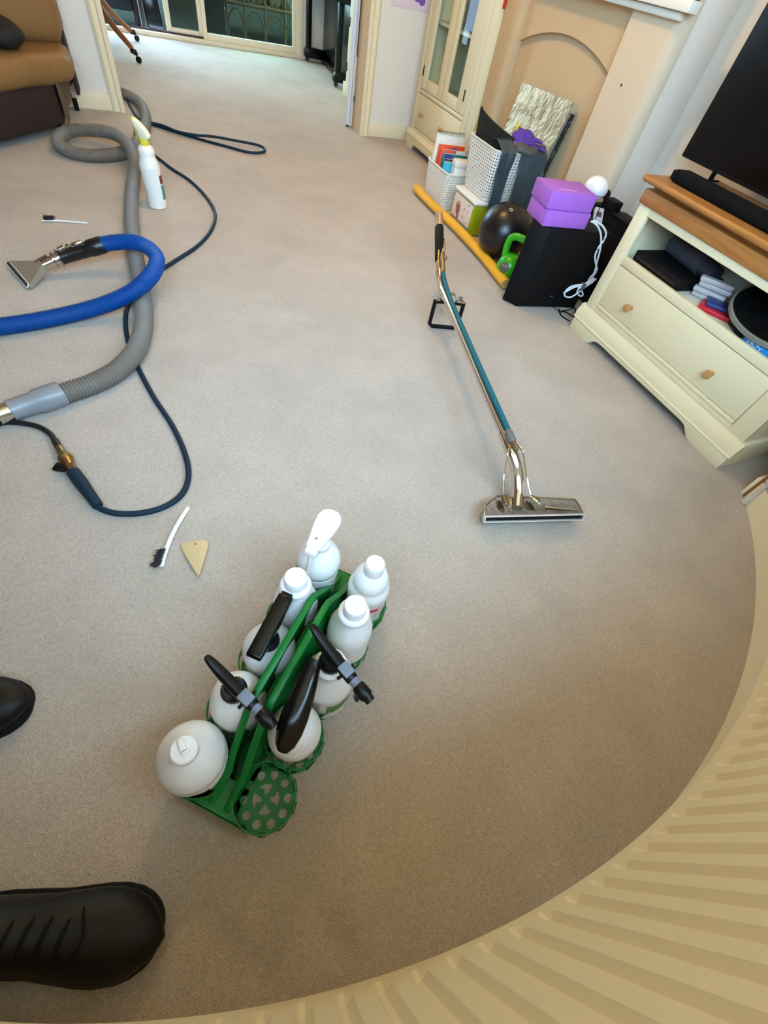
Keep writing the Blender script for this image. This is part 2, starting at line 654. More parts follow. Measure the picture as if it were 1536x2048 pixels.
# chimney breast with an arched blind recess and a mantel shelf
CY0, CY1 = 2.0, 3.325
PL, PR = 3.147, 2.295
ch = struct('wall_chimney', MB().box((2.165, CY0, 0), (XR, CY1, ZC)), WALLPINK)
rc = 0.055
pil = [(2.10, PR), (2.10, CY0 + rc)] + [(2.10 + rc * (1 - math.cos(q)), CY0 - 0.003 + rc * (1 - math.sin(q))) for q in [PI / 2 * i / 10 for i in range(1, 11)]] + [(2.168, CY0 - 0.003), (2.168, PR)]
obj('pilaster', MB().prism(pil, 0, ZC), CHLIT, ch, angle=50)
obj('daylit_return', MB().box((2.1675, CY0 - 0.003, 0), (XR - 0.001, CY0 + 0.004, ZC)), CHRET, ch)  # thin plate added to carry the daylit tone
obj('pilaster', MB().box((2.10, PL, 0), (2.166, CY1, ZC), 0.008), WALLPINK, ch)
arch = []
for i in range(25):
    t = i / 24
    y = PR + (PL - PR) * t
    arch.append((y, 0.765 + 0.083 * (1 - (2 * t - 1) ** 2)))
obj('arch_panel', MB().prism(arch + [(PL, ZC), (PR, ZC)], 2.138, 2.166, 0, 0.0), WALLPINK, ch, angle=20)
obj('nail', MB().ball(tuple(onx(1243, 170, 2.099)), 0.005, 8), INK, ch)
mt = struct('trim_7', MB().box((2.045, 1.945, 1.010), (2.10, 3.29, 1.045), 0.005), mat('mantel_paint', (234, 228, 212), 0.5))
obj('cornice', MB().box((2.07, 2.0, 0.985), (2.10, 3.29, 1.010), 0.008), MATS['mantel_paint'], mt)
struct('baseboard_right', MB().box((XR - 0.016, 0.5, 0), (XR, CY0, 0.085), 0.004), GLOSSCREAM)
struct('trim_8', MB().box((1.63, 2.03, 0.0), (2.165, 3.14, 0.012), 0.003), mat('hearth_tile', (196, 172, 142), 0.6, var=0.1, vscale=12), label='low tan hearth slab')

# ================================================================== RADIATOR
ZB, ZT = 0.15, 0.70
RF = 1.693
pitch = R(1) * 0
PITCH = 0.0494 / RF
A0, A1 = R(-117), R(-47)
rad = thing('radiator', 'long curved cream panel radiator following the bay wall', 'radiator', (0.38, -0.25, 0))
verts, faces = [], []
rows_z = [(ZB, 0), (ZB + 0.006, 0), (ZB + 0.03, 0), (ZB + 0.052, 1), (ZT - 0.052, 1), (ZT - 0.03, 0), (ZT - 0.006, 0), (ZT, 0)]
prof = [(0.0, 0), (0.50, 0), (0.64, 1), (0.80, 1)]
cols = []
a = A0
k0 = math.ceil(A0 / PITCH)  # dark panel in place of the shaded gap beside the back cushion
k1 = math.floor(A1 / PITCH)
for k in range(k0, k1):
    for f, v in prof:
        cols.append((k * PITCH + f * PITCH, v))
cols = [(A0, 0)] + cols + [(A1, 0)]
for ang, v in cols:
    for i, (z, g) in enumerate(rows_z):
        r = RF + (0.0085 * v * g) + (0.003 if i in (0, len(rows_z) - 1) else 0)
        verts.append((BC.x + r * math.cos(ang), BC.y + r * math.sin(ang), z))
NR = len(rows_z)
for c in range(len(cols) - 1):
    for i in range(NR - 1):
        b0 = c * NR + i
        faces.append((b0, b0 + 1, b0 + NR + 1, b0 + NR))
# back sheet
nb = len(verts)
for ang, v in cols:
    for z in (ZB, ZT):
        verts.append((BC.x + (RF + 0.02) * math.cos(ang), BC.y + (RF + 0.02) * math.sin(ang), z))
for c in range(len(cols) - 1):
    q = nb + c * 2
    faces.append((q, q + 1, q + 3, q + 2))
    faces.append((c * NR, (c + 1) * NR, q + 2, q))
    faces.append((c * NR + NR - 1, (c + 1) * NR + NR - 1, q + 3, q + 1))
for c in (0, len(cols) - 1):
    q = nb + c * 2
    faces.append([c * NR + i for i in range(NR)] + [q + 1, q])
obj('fluted_panel', MB().raw(verts, faces), RADW, rad, angle=18)
for a in (-110, -86, -60):
    c = BC + Vector((math.cos(R(a)), math.sin(R(a)))) * (BR - 0.026)
    obj('wall_bracket', MB().box((-0.028, -0.015, ZB + 0.06), (0.028, 0.015, ZT - 0.06), M=T((c.x, c.y, 0), R(a))), RADW, rad)
pp = at(1489, 1006, 0)
obj('tail_pipe', MB().tube([pp, pp + Vector((0, 0, 0.2))], 0.008, 12), mat('pipe_paint', (206, 200, 190), 0.35), rad)
obj('pipe_collar', MB().lathe([(0.012, 0.0), (0.015, 0.004), (0.012, 0.03), (0.009, 0.04)], 16, M=T(pp)), MATS['pipe_paint'], rad)
obj('valve', MB().lathe([(0.012, 0.10), (0.016, 0.11), (0.016, 0.15), (0.012, 0.16), (0.018, 0.165), (0.018, 0.2), (0.0, 0.205)], 16, M=T(pp)), MATS['pipe_paint'], rad)
ve = Vector((BC.x + RF * math.cos(A1), BC.y + RF * math.sin(A1), 0.18))
obj('valve_tail', MB().cyl(pp + Vector((0, 0, 0.18)), ve + Vector((0.01, 0.0, 0)), 0.008), MATS['pipe_paint'], rad)

# ================================================================== CARRIER WITH BOTTLES
U = Vector((0.70, 0.714, 0))
V = Vector((0.714, -0.70, 0))
CUP0 = Vector((-0.033, 0.083, 0))
CP = 0.105     # pitch of the cups
CW = 0.128     # spacing of the two rows
MID = CUP0 - V * (CW / 2)
ANG = math.atan2(U.y, U.x)


def cup_c(i, right):
    return CUP0 + U * (CP * i) - (V * CW if not right else Vector((0, 0, 0)))


CARR = T(MID, ANG)          # local frame: x along the carrier, y to its left


def loc2(x, y):
    return CARR @ Vector((x, y, 0))


car = thing('bottle_carrier', 'green plastic bottle carrier with two rows of ringed cups and raised centre handle', 'carrier', tuple(MID + U * 0.21), ANG)
hw = CW / 2
CR = 0.055
Lc = CP * 4


def holed_disc(M_):
    """cup floor: a plate with round holes near the edge and four kidney shaped ones inside"""
    t = bmesh.new()

    def loop(pts):
        vs = [t.verts.new((x, y, 0.001)) for x, y in pts]
        for i in range(len(vs)):
            t.edges.new((vs[i], vs[(i + 1) % len(vs)]))
    loop([(CR * math.cos(2 * PI * i / 40), CR * math.sin(2 * PI * i / 40)) for i in range(40)])
    for k in range(10):
        a = R(36 * k + 8)
        cx, cy = 0.040 * math.cos(a), 0.040 * math.sin(a)
        loop([(cx + 0.0078 * math.cos(2 * PI * i / 12), cy + 0.0078 * math.sin(2 * PI * i / 12)) for i in range(12)])
    for k in range(4):
        a0 = R(90 * k + 30)
        outer = [(0.0245 * math.cos(a0 + q), 0.0245 * math.sin(a0 + q)) for q in (-0.55, -0.25, 0.05, 0.35, 0.55)]
        inner = [(0.0085 * math.cos(a0 + q), 0.0085 * math.sin(a0 + q)) for q in (0.35, -0.35)]
        mid = [(0.016 * math.cos(a0 + 0.2), 0.016 * math.sin(a0 + 0.2))]
        loop(outer + mid + inner)
    bmesh.ops.triangle_fill(t, use_beauty=True, use_dissolve=False, edges=list(t.edges), normal=(0, 0, 1))
    r = bmesh.ops.extrude_face_region(t, geom=list(t.faces))
    for g in r['geom']:
        if isinstance(g, bmesh.types.BMVert):
            g.co.z += 0.003
    bmesh.ops.recalc_face_normals(t, faces=t.faces)
    return MB()._take(t, M_)


deck = MB()
# thin deck round the cups' feet, straight at the ends
deck.box((-CR, -hw * 0.45, 0.0), (Lc + CR, hw * 0.45, 0.004), M=CARR)
obj('deck', deck, GREEN, car)
for i in range(5):
    for s in (-1, 1):
        c = cup_c(i, s < 0)
        cm = T(c, ANG)
        obj('cup_floor', holed_disc(cm), GREEN, car)
        ring = MB()
        for z, hh in ((0.05, 0.008),):
            ring.lathe([(CR + 0.001, z), (CR + 0.001, z + hh), (CR - 0.0015, z + hh), (CR - 0.0015, z), (CR + 0.001, z)], 48, M=cm, close=False)
        for k in range(10):
            a = R(36 * k + 18)
            b0 = Vector((math.cos(a) * (CR - 0.0005), math.sin(a) * (CR - 0.0005), 0.002))
            b1 = Vector((math.cos(a + 0.28) * (CR), math.sin(a + 0.28) * (CR), 0.054))
            ring.tube([cm @ b0, cm @ b1], [(0.0035, 0.0015)] * 2, 6)
        obj('cup_ring', ring, GREEN, car)
# end webs: flat green corner plates at both ends
for sgn, x0 in ((-1, -CR), (1, Lc + CR)):
    n = 14
    p = [(x0, -hw - 0.012), (x0, hw + 0.03 if sgn < 0 else hw + 0.012)]
    ce = 0.0 if sgn < 0 else Lc
    a0 = [(ce + sgn * CR * math.cos(t), hw - CR * math.sin(t)) for t in [PI / 2 * i / n for i in range(n + 1)]]
    a1 = [(ce + sgn * CR * math.cos(t), -hw + CR * math.sin(t)) for t in [PI / 2 * i / n for i in range(n + 1)]]
    poly = [(x0, hw)] + a0 + a1[::-1] + [(x0, -hw)]
    q = []
    for pt in poly:
        if not q or (abs(pt[0] - q[-1][0]) + abs(pt[1] - q[-1][1])) > 1e-5:
            q.append(pt)
    obj('end_web', MB().prism(q, 0.044, 0.05, M=CARR), GREEN, car, angle=20)
    obj('end_wall', MB().box((x0 - 0.0015, -hw, 0.0), (x0 + 0.0015, hw + 0.02 * (sgn < 0), 0.05), M=CARR), GREEN, car)
# handle: two long sheets that rise to a flat grip
zt = 0.205
hp = [(-CR + 0.004, 0.046), (0.012, 0.075), (0.05, 0.135), (0.085, 0.185), (0.115, zt), (0.30, zt), (0.325, zt - 0.012), (0.40, 0.10), (Lc + CR - 0.006, 0.046)]
low = [(Lc + CR - 0.006, 0.0), (-CR + 0.004, 0.0)]
for yy in (0.0125, -0.0125):
    sg = 1 if yy > 0 else -1
    n_ = len(hp)
    sv_ = []
    for th_ in (0, 0.003):
        sv_ += [CARR @ Vector((x, yy + sg * th_, z)) for x, z in hp] + [CARR @ Vector((x, sg * (0.0125 + 0.012 * min(1, z / zt) + th_), 0.002)) for x, z in hp]
    sf_ = []
    for o_ in (0, 2 * n_):
        sf_ += [(o_ + i, o_ + i + 1, o_ + n_ + i + 1, o_ + n_ + i) for i in range(n_ - 1)]
    sf_ += [(i, i + 1, 2 * n_ + i + 1, 2 * n_ + i) for i in range(n_ - 1)]
    sf_ += [(n_ + i, n_ + i + 1, 3 * n_ + i + 1, 3 * n_ + i) for i in range(n_ - 1)]
    sf_ += [(0, n_, 3 * n_, 2 * n_), (n_ - 1, 2 * n_ - 1, 4 * n_ - 1, 3 * n_ - 1)]
    obj('handle_side', MB().raw(sv_, sf_), GREEN, car, angle=20)
    fl = MB()
    path = [CARR @ Vector((x, yy + (0.003 if yy > 0 else -0.003), z)) for x, z in hp]
    fl.tube(path, [(0.0065, 0.0018)] * len(path), 8)
    obj('handle_rail', fl, GREEN, car)
obj('handle_bridge', MB().box((0.115, -0.0125, zt - 0.085), (0.30, 0.0125, zt - 0.081), M=CARR), GREEN, car)
obj('handle_bridge', MB().box((0.33, -0.0125, 0.040), (Lc + CR - 0.01, 0.0125, 0.044), M=CARR), GREEN, car)


def bottle_body(par, prof, m, base, lean=None, name='bottle_body', k=1.0):
    M_ = T(base) @ Matrix.Diagonal((k, k, 1, 1))
    if lean is not None:
        M_ = M_ @ lean
    return obj(name, MB().lathe(prof, 40, M=M_), m, par, angle=40), M_


def trig_prof(kind):
    return None


SIDEY = Matrix.Rotation(R(90), 4, 'X')


def sprayer_black(par, M_, yaw, z0, m=None):
    """trigger head: screw collar, arched body with a rear horn, clear window, nozzle, trigger lever"""
    m = m or BLACKP
    H = M_ @ T((0, 0, z0), yaw)
    col = MB().lathe([(0.0165, 0.0), (0.018, 0.002), (0.018, 0.012), (0.0155, 0.016), (0.0125, 0.03), (0.0, 0.031)], 28, M=H)
    c_ = obj('collar', col, m, par)
    kn = MB()
    for k in range(28):
        a = 2 * PI * k / 28
        kn.box((0.0172, -0.0009, 0.002), (0.0188, 0.0009, 0.012), M=H @ Matrix.Rotation(a, 4, 'Z'))
    obj('collar_ribs', kn, m, c_)
    # body profile in x (to the nozzle) and z
    hb_ = [(-0.050, 0.066), (-0.047, 0.0645), (-0.038, 0.060), (-0.026, 0.054), (-0.012, 0.049), (0.006, 0.0455), (0.024, 0.043), (0.044, 0.0415), (0.046, 0.0415)]
    hr_ = [(0.003, 0.0015), (0.006, 0.0032), (0.0078, 0.0048), (0.009, 0.0066), (0.0098, 0.0085), (0.0105, 0.0095), (0.011, 0.0095), (0.011, 0.0095), (0.010, 0.0085)]
    obj('spray_body', MB().tube([H @ Vector((x, 0, z)) for x, z in hb_], hr_, 16), m, par)
    obj('neck_web', MB().prism([(-0.036, 0.057), (-0.020, 0.030), (-0.010, 0.022), (0.010, 0.022), (0.030, 0.036), (0.02, 0.046)], -0.007, 0.007, 1, 0.002, M=H), m, par)
    obj('gauge_window', MB().box((0.020, -0.0085, 0.049), (0.040, 0.0085, 0.054), 0.0015, M=H), GREYBLUE, par)
    obj('piston', MB().cyl(H @ Vector((0.036, 0, 0.041)), H @ Vector((0.062, 0, 0.041)), 0.0088), GREYBLUE, par)
    obj('nozzle', MB().tube([H @ Vector((x, 0, 0.041)) for x in (0.056, 0.060, 0.074, 0.078, 0.084)], [(0.011, 0.011), (0.012, 0.012), (0.012, 0.012), (0.009, 0.009), (0.008, 0.008)], 14), m, par)
    lev = [H @ Vector(p) for p in ((0.046, 0, 0.034), (0.056, 0, 0.02), (0.062, 0, 0.0), (0.060, 0, -0.022))]
    obj('trigger_lever', MB().tube(spline(lev, 4), [(0.008, 0.003)] * 13, 8, up=(1, 0, 0.2)), m, par)
    obj('pivot_pin', MB().cyl(H @ Vector((0.03, -0.015, 0.038)), H @ Vector((0.03, 0.015, 0.038)), 0.003, 10), m, par)


def label_band(par, M_, r, z0, z1, a0, a1, m, name='label_print', dr=0.0006):
    n = max(4, int(abs(a1 - a0) / 6))

    def fn(u, v):
        a = R(a0 + (a1 - a0) * u)
        return M_ @ Vector(((r + dr) * math.cos(a), (r + dr) * math.sin(a), z0 + (z1 - z0) * v))
    return obj(name, MB().grid(n, 2, fn), m, par)


GB = 'bottles in the green carrier'

# 1: big round bottle, front left
b = cup_c(0, False) + Vector((-0.006, 0.004, 0.004))
t = thing('jug_bottle', 'fat round white bottle with wide sloped shoulder at the near left end of carrier', 'bottle', tuple(b), 0, GB)
_, M_ = bottle_body(t, [(0.046, 0), (0.0475, 0.004), (0.0495, 0.052), (0.0535, 0.095), (0.055, 0.10), (0.0555, 0.125), (0.054, 0.133), (0.046, 0.148), (0.030, 0.166), (0.022, 0.173), (0.0195, 0.178)], HDPE, b)
obj('seam_line', MB().lathe([(0.0545, 0.097), (0.0562, 0.1005), (0.0548, 0.104)], 40, M=M_, close=False), HDPE, t)
cp = obj('flip_cap', MB().lathe([(0.0205, 0.174), (0.0215, 0.176), (0.0215, 0.186), (0.019, 0.189), (0.015, 0.1895), (0.0, 0.190)], 32, M=M_), CAPW, t)
obj('cap_spout', MB().box((-0.016, -0.005, 0.1885), (0.003, 0.005, 0.195), 0.002, M=M_ @ Matrix.Rotation(R(100), 4, 'Z') @ Matrix.Rotation(PI, 4, 'Z')), CAPW, cp)
obj('cap_hinge', MB().box((-0.007, -0.002, 0.1885), (0.007, 0.002, 0.1935), 0.001, M=M_ @ T((0.004, -0.005, 0), R(15))), CAPW, cp)
label_band(t, M_, 0.0515, 0.045, 0.085, -75, 20, LABELW)

# 5: white bottle with black trigger over the handle
b = cup_c(1, False) + V * 0.012 + Vector((0, 0, 0.004))
t = thing('spray_bottle', 'white spray bottle, black trigger reaching across the green handle, beside the fat round bottle', 'spray bottle', tuple(b), 0, GB)
prof_spray = [(0.033, 0), (0.036, 0.003), (0.036, 0.06), (0.0365, 0.075), (0.0415, 0.098), (0.0425, 0.108), (0.0420, 0.128), (0.0400, 0.140), (0.039, 0.144), (0.037, 0.157), (0.031, 0.172), (0.024, 0.181), (0.0185, 0.185), (0.0165, 0.190)]
_, M_ = bottle_body(t, prof_spray, HDPE, b, k=1.17)
d = at(530, 1410, 0.22) - at(440, 1318, 0.235)
sprayer_black(t, M_, math.atan2(d.y, d.x), 0.184)

# 4: translucent round bottle with flat black trigger
b = cup_c(2, False) + V * 0.012 + Vector((0, 0, 0.004))
t = thing('spray_bottle', 'cloudy translucent spray bottle with flat black trigger lying along the carrier', 'spray bottle', tuple(b), 0, GB)
_, M_ = bottle_body(t, [(0.041, 0), (0.043, 0.003), (0.0425, 0.095), (0.0445, 0.118), (0.0448, 0.125), (0.0442, 0.135), (0.041, 0.147), (0.033, 0.158), (0.022, 0.165), (0.016, 0.168)], FROST, b, k=1.14)
d = at(566, 1182, 0.235) - at(508, 1280, 0.235)
H = M_ @ T((0, 0, 0.165), math.atan2(d.y, d.x))
obj('collar', MB().lathe([(0.0175, 0), (0.0185, 0.002), (0.018, 0.014), (0.013, 0.018), (0.011, 0.034), (0.0, 0.035)], 28, M=H), BLACKM, t)
obj('spray_body', MB().prism([(-0.042, 0.036), (-0.045, 0.044), (-0.042, 0.05), (0.0, 0.058), (0.05, 0.066), (0.062, 0.066), (0.064, 0.060), (0.064, 0.048), (0.05, 0.046), (0.02, 0.034), (-0.02, 0.028)], -0.012, 0.012, 1, 0.002, M=H), BLACKG, t)
obj('nozzle', MB().box((0.062, -0.0095, 0.049), (0.068, 0.0095, 0.065), 0.0015, M=H), BLACKP, t)
obj('trigger_lever', MB().tube(spline([H @ Vector(p) for p in ((0.046, 0, 0.046), (0.044, 0, 0.03), (0.05, 0, 0.012))], 4), [(0.007, 0.003)] * 9, 8, up=(1, 0, 0)), BLACKP, t)
obj('pivot_pin', MB().cyl(H @ Vector((0.012, -0.014, 0.05)), H @ Vector((0.012, 0.014, 0.05)), 0.0025, 10), BLACKP, t)

# 2, 3: white bottles with stepped white caps and red labels
prof_cap = [(0.036, 0), (0.0385, 0.003), (0.0385, 0.135), (0.0375, 0.15), (0.033, 0.168), (0.025, 0.186), (0.0225, 0.2), (0.0215, 0.21)]
for row, right, lab, dv, dz in ((3, False, 'white bottle with stepped white cap in the left row, red label partly behind the handle', 0.010, (245, 345)),
                                (3, True, 'white bottle with stepped white cap in the right row, just beyond a black trigger', 0.008, (130, 228))):
    b = cup_c(row, right) + V * dv + Vector((0, 0, 0.004))
    t = thing('bottle', lab, 'bottle', tuple(b), 0, GB)
    _, M_ = bottle_body(t, prof_cap, HDPE, b, k=1.2)
    cp = obj('cap', MB().lathe([(0.024, 0.205), (0.0255, 0.207), (0.0255, 0.216), (0.023, 0.220), (0.0185, 0.221), (0.0185, 0.244), (0.017, 0.247), (0.0, 0.248)], 36, M=M_), CAPW, t)
    arc = [M_ @ Vector((0.009 * math.cos(R(a)), 0.009 * math.sin(R(a)), 0.2485)) for a in range(-120, 121, 20)]
    obj('cap_arrow', MB().tube(arc, 0.0008, 6), CAPW, cp)
    label_band(t, M_, 0.0385, 0.02, 0.118, 0, 360, LABELW)
    label_band(t, M_, 0.0386, 0.06, 0.114, dz[0], dz[1], RED)

# 0: white trigger spray, back left
b = cup_c(4, False) + V * 0.008 + Vector((0, 0, 0.004))
t = thing('spray_bottle', 'white spray bottle with white flat topped trigger at the far left of carrier', 'spray bottle', tuple(b), 0, GB)
_, M_ = bottle_body(t, [(0.033, 0), (0.036, 0.003), (0.0375, 0.10), (0.039, 0.125), (0.039, 0.128), (0.0375, 0.131), (0.0395, 0.134), (0.041, 0.15), (0.040, 0.165), (0.034, 0.185), (0.025, 0.200), (0.018, 0.21), (0.015, 0.216)], HDPE, b, k=1.17)
d = at(616, 1103, 0.26) - at(648, 1045, 0.27)
H = M_ @ T((0, 0, 0.21), math.atan2(d.y, d.x))
obj('collar', MB().lathe([(0.017, 0), (0.018, 0.002), (0.0175, 0.012), (0.012, 0.018), (0.0, 0.019)], 28, M=H), CAPW, t)
shp = []
top = [(-0.056, 0), (-0.054, 0.010), (-0.048, 0.0175), (-0.036, 0.022), (-0.015, 0.0205), (0.01, 0.0155), (0.03, 0.0125), (0.03, -0.0125), (0.01, -0.0155), (-0.015, -0.0205), (-0.036, -0.022), (-0.048, -0.0175), (-0.054, -0.010)]
obj('spray_body', MB().prism(top, 0.036, 0.05, 2, 0.003, M=H @ Matrix.Rotation(R(4), 4, 'Y')), CAPW, t)
obj('neck_block', MB().prism([(-0.03, 0.038), (-0.016, 0.012), (0.012, 0.012), (0.022, 0.038)], -0.010, 0.010, 1, 0.002, M=H), CAPW, t)
obj('arrow_mark', MB().prism([(0.008, -0.004), (0.008, 0.004), (0.0, 0.0)][::-1], 0.0495, 0.0503, 2, M=H @ Matrix.Rotation(R(4), 4, 'Y') @ T((0.006, -0.002, 0))), mat('arrow_brown', (176, 130, 120), 0.6), t)
obj('nozzle', MB().box((0.03, -0.0105, 0.028), (0.044, 0.0105, 0.046), 0.003, M=H), CAPW, t)
obj('trigger_lever', MB().tube(spline([H @ Vector(p) for p in ((0.03, 0, 0.032), (0.042, 0, 0.018), (0.046, 0, 0.0), (0.052, 0, -0.012))], 4), [(0.0095, 0.003)] * 13, 10, up=(1, 0, 0)), CAPW, t)

# Br: white bottle with red stripe, back right
b = cup_c(4, True) + V * 0.004 + Vector((0, 0, 0.004))
t = thing('bottle', 'white bottle with waisted shoulder and red striped label at the far right of carrier', 'bottle', tuple(b), 0, GB)
_, M_ = bottle_body(t, [(0.036, 0), (0.0385, 0.003), (0.0385, 0.118), (0.0405, 0.128), (0.0405, 0.14), (0.038, 0.150), (0.0335, 0.157), (0.0328, 0.160), (0.0335, 0.165), (0.0335, 0.175), (0.030, 0.19), (0.021, 0.204), (0.015, 0.208)], HDPE, b, k=1.14)
cp = obj('cap', MB().lathe([(0.0175, 0.206), (0.0185, 0.208), (0.0175, 0.236), (0.016, 0.239), (0.0, 0.240)], 32, M=M_), CAPW, t)
kn = MB()
for k in range(32):
    kn.box((0.0174, -0.0006, 0.21), (0.0186, 0.0006, 0.234), M=M_ @ Matrix.Rotation(2 * PI * k / 32, 4, 'Z'))
obj('cap_ribs', kn, CAPW, cp)
arc = [M_ @ Vector((0.008 * math.cos(R(a)), 0.008 * math.sin(R(a)), 0.2403)) for a in range(-100, 101, 20)]
obj('cap_arrow', MB().tube(arc, 0.0008, 6), CAPW, cp)
label_band(t, M_, 0.0385, 0.02, 0.117, 0, 360, LABELW)
label_band(t, M_, 0.0386, 0.092, 0.110, 150, 355, PINKRED)
# white writing strokes on the red stripe and dark print lines below it
wr = MB()
a = 285
random.seed(11)
for k in range(7):
    w_ = random.uniform(3.0, 6.0)
    for f in (0, 1):
        p = [M_ @ Vector((0.0393 * math.cos(R(q)), 0.0393 * math.sin(R(q)), z)) for q, z in ((a + f * w_ * 0.5, 0.0975), (a + f * w_ * 0.5 + 1.5, 0.1055))]
        wr.tube(p, 0.0007, 5)
    a += w_ + 2
obj('label_writing', wr, LABELW, t)
for zz, a0, a1, th in ((0.083, 270, 318, 0.0014), (0.074, 272, 335, 0.0006), (0.068, 272, 330, 0.0006), (0.062, 274, 326, 0.0006)):
    label_band(t, M_, 0.0387, zz - th, zz + th, a0, a1, INK, 'label_text_line', 0.001)

# 6: white bottle, black trigger, green label
b = cup_c(2, True) + V * 0.012 + Vector((0, 0, 0.004))
t = thing('spray_bottle', 'white spray bottle with green label, its black trigger pointing out over the carpet', 'spray bottle', tuple(b), 0, GB)
_, M_ = bottle_body(t, [(0.038, 0), (0.041, 0.003), (0.041, 0.115), (0.0425, 0.125), (0.0415, 0.14), (0.035, 0.158), (0.027, 0.172), (0.0235, 0.19), (0.0225, 0.2), (0.0245, 0.204), (0.0245, 0.21), (0.021, 0.214), (0.017, 0.216)], HDPE, b, k=1.17)
d = at(745, 1365, 0.235) - at(672, 1262, 0.27)
sprayer_black(t, M_, math.atan2(d.y, d.x), 0.212)
label_band(t, M_, 0.041, 0.02, 0.112, 0, 360, LABELW)
label_band(t, M_, 0.0411, 0.055, 0.105, 252, 318, LABELG)
label_band(t, M_, 0.0411, 0.028, 0.112, 212, 236, mat('label_grey', (176, 176, 166), 0.5))

# 7: white bottle, big smooth black trigger
b = cup_c(1, True) + Vector((0.0, 0, 0.004))
t = thing('spray_bottle', 'white spray bottle with large smooth rounded black trigger next to the empty cup', 'spray bottle', tuple(b), 0, GB)
_, M_ = bottle_body(t, [(0.033, 0), (0.036, 0.003), (0.0365, 0.06), (0.042, 0.085), (0.0435, 0.1), (0.0435, 0.118), (0.041, 0.131), (0.0395, 0.134), (0.0385, 0.137), (0.037, 0.148), (0.030, 0.165), (0.022, 0.174), (0.016, 0.178)], HDPE, b, k=1.1)
p0, p1 = at(607, 1346, 0.262), at(567, 1462, 0.225)
d = p0 - p1
H = M_ @ T((0, 0, 0.176), math.atan2(d.y, d.x))
obj('collar', MB().lathe([(0.017, 0), (0.018, 0.002), (0.0175, 0.012), (0.012, 0.02), (0.0, 0.021)], 28, M=H), BLACKP, t)
px_ = [(-0.046, 0.028), (-0.044, 0.030), (-0.036, 0.036), (-0.02, 0.044), (0.0, 0.05), (0.025, 0.056), (0.05, 0.062), (0.064, 0.066), (0.068, 0.0665), (0.075, 0.068)]
pr_ = [(0.001, 0.001), (0.009, 0.006), (0.0165, 0.012), (0.0215, 0.017), (0.0228, 0.0185), (0.021, 0.0175), (0.018, 0.015), (0.0155, 0.013), (0.0142, 0.012), (0.0138, 0.0115)]
obj('spray_body', MB().tube([H @ Vector((x, 0, z)) for x, z in px_], pr_, 24), BLACKG, t)
obj('nozzle', MB().cyl(H @ Vector((0.072, 0, 0.067)), H @ Vector((0.081, 0, 0.069)), 0.0128, 18), BLACKP, t)
obj('trigger_lever', MB().tube(spline([H @ Vector(p) for p in ((0.052, 0, 0.052), (0.054, 0, 0.034), (0.062, 0, 0.014))], 4), [(0.007, 0.003)] * 9, 8, up=(1, 0, 0)), BLACKP, t)
label_band(t, M_, 0.0363, 0.012, 0.055, 250, 380, LABELG)
# ================================================================== TV UNIT
FX = 1.77
TY0, TY1 = 0.535, 1.472
tv = thing('tv_unit', 'cream painted low media unit with thick oak top and one wide drawer', 'tv unit', (1.95, 1.0, 0))
BX = 2.16
obj('side_panel', MB().box((FX + 0.0201, TY0, 0.08), (BX, TY0 + 0.018, 0.535), 0.002), CREAM, tv)
obj('side_panel', MB().box((FX + 0.0201, TY1 - 0.018, 0.08), (BX, TY1, 0.535), 0.002), CREAM, tv)
obj('back_panel', MB().box((BX - 0.012, TY0 + 0.018, 0.08), (BX, TY1 - 0.018, 0.535)), CREAMIN, tv)
obj('shelf_board', MB().box((FX + 0.02, TY0 + 0.018, 0.338), (BX - 0.012, TY1 - 0.018, 0.352)), CREAMIN, tv)
ff = MB()
ff.box((FX, TY0, 0.12), (FX + 0.02, 0.606, 0.535), 0.002)
ff.box((FX, 1.414, 0.12), (FX + 0.02, TY1, 0.535), 0.002)
ff.box((FX, 0.606, 0.508), (FX + 0.02, 1.414, 0.535), 0.002)
ff.box((FX, 0.606, 0.328), (FX + 0.02, 1.414, 0.362), 0.002)
ff.box((FX, 0.606, 0.12), (FX + 0.02, 1.414, 0.142), 0.002)
obj('face_frame', ff, CREAM, tv)
dr = obj('drawer', MB().box((FX + 0.001, 0.609, 0.158), (FX + 0.016, 1.411, 0.325), 0.002), CREAM, tv)
for y in (1.247, 0.79):
    obj('knob', MB().lathe([(0.009, 0), (0.008, 0.008), (0.0095, 0.014), (0.015, 0.022), (0.0165, 0.027), (0.015, 0.032), (0.010, 0.034), (0.0, 0.0345)], 24, M=T((FX + 0.001, y, 0.228), 0, 0, R(-90))), KNOBWOOD, dr)
obj('drawer_bead', MB().box((FX - 0.004, 0.609, 0.142), (FX + 0.016, 1.411, 0.156), 0.004), CREAM, tv)
# plinth with moulding and arched cut out
PX = 1.752
obj('plinth_moulding', MB().prism([(PX - 0.004, 0.058), (PX, 0.064), (PX, 0.085), (PX + 0.006, 0.1), (FX - 0.003, 0.118), (FX + 0.01, 0.122), (FX + 0.01, 0.058)], TY0 - 0.017, TY1 + 0.017, 1, 0.0), CREAM, tv, angle=25)
pl = [(TY1 + 0.012, 0.0), (1.352, 0.0), (1.335, 0.008), (1.318, 0.026), (1.295, 0.036), (1.27, 0.038), (0.75, 0.038), (0.728, 0.034), (0.71, 0.02), (0.69, 0.005), (0.672, 0.0), (TY0 - 0.012, 0.0), (TY0 - 0.012, 0.058), (TY1 + 0.012, 0.058)]
obj('plinth', MB().prism(pl, PX, PX + 0.02, 0, 0.001), CREAM, tv)
obj('plinth_side', MB().box((PX + 0.02, TY0 - 0.012, 0.0), (BX, TY0 + 0.006, 0.09), 0.002), CREAM, tv)
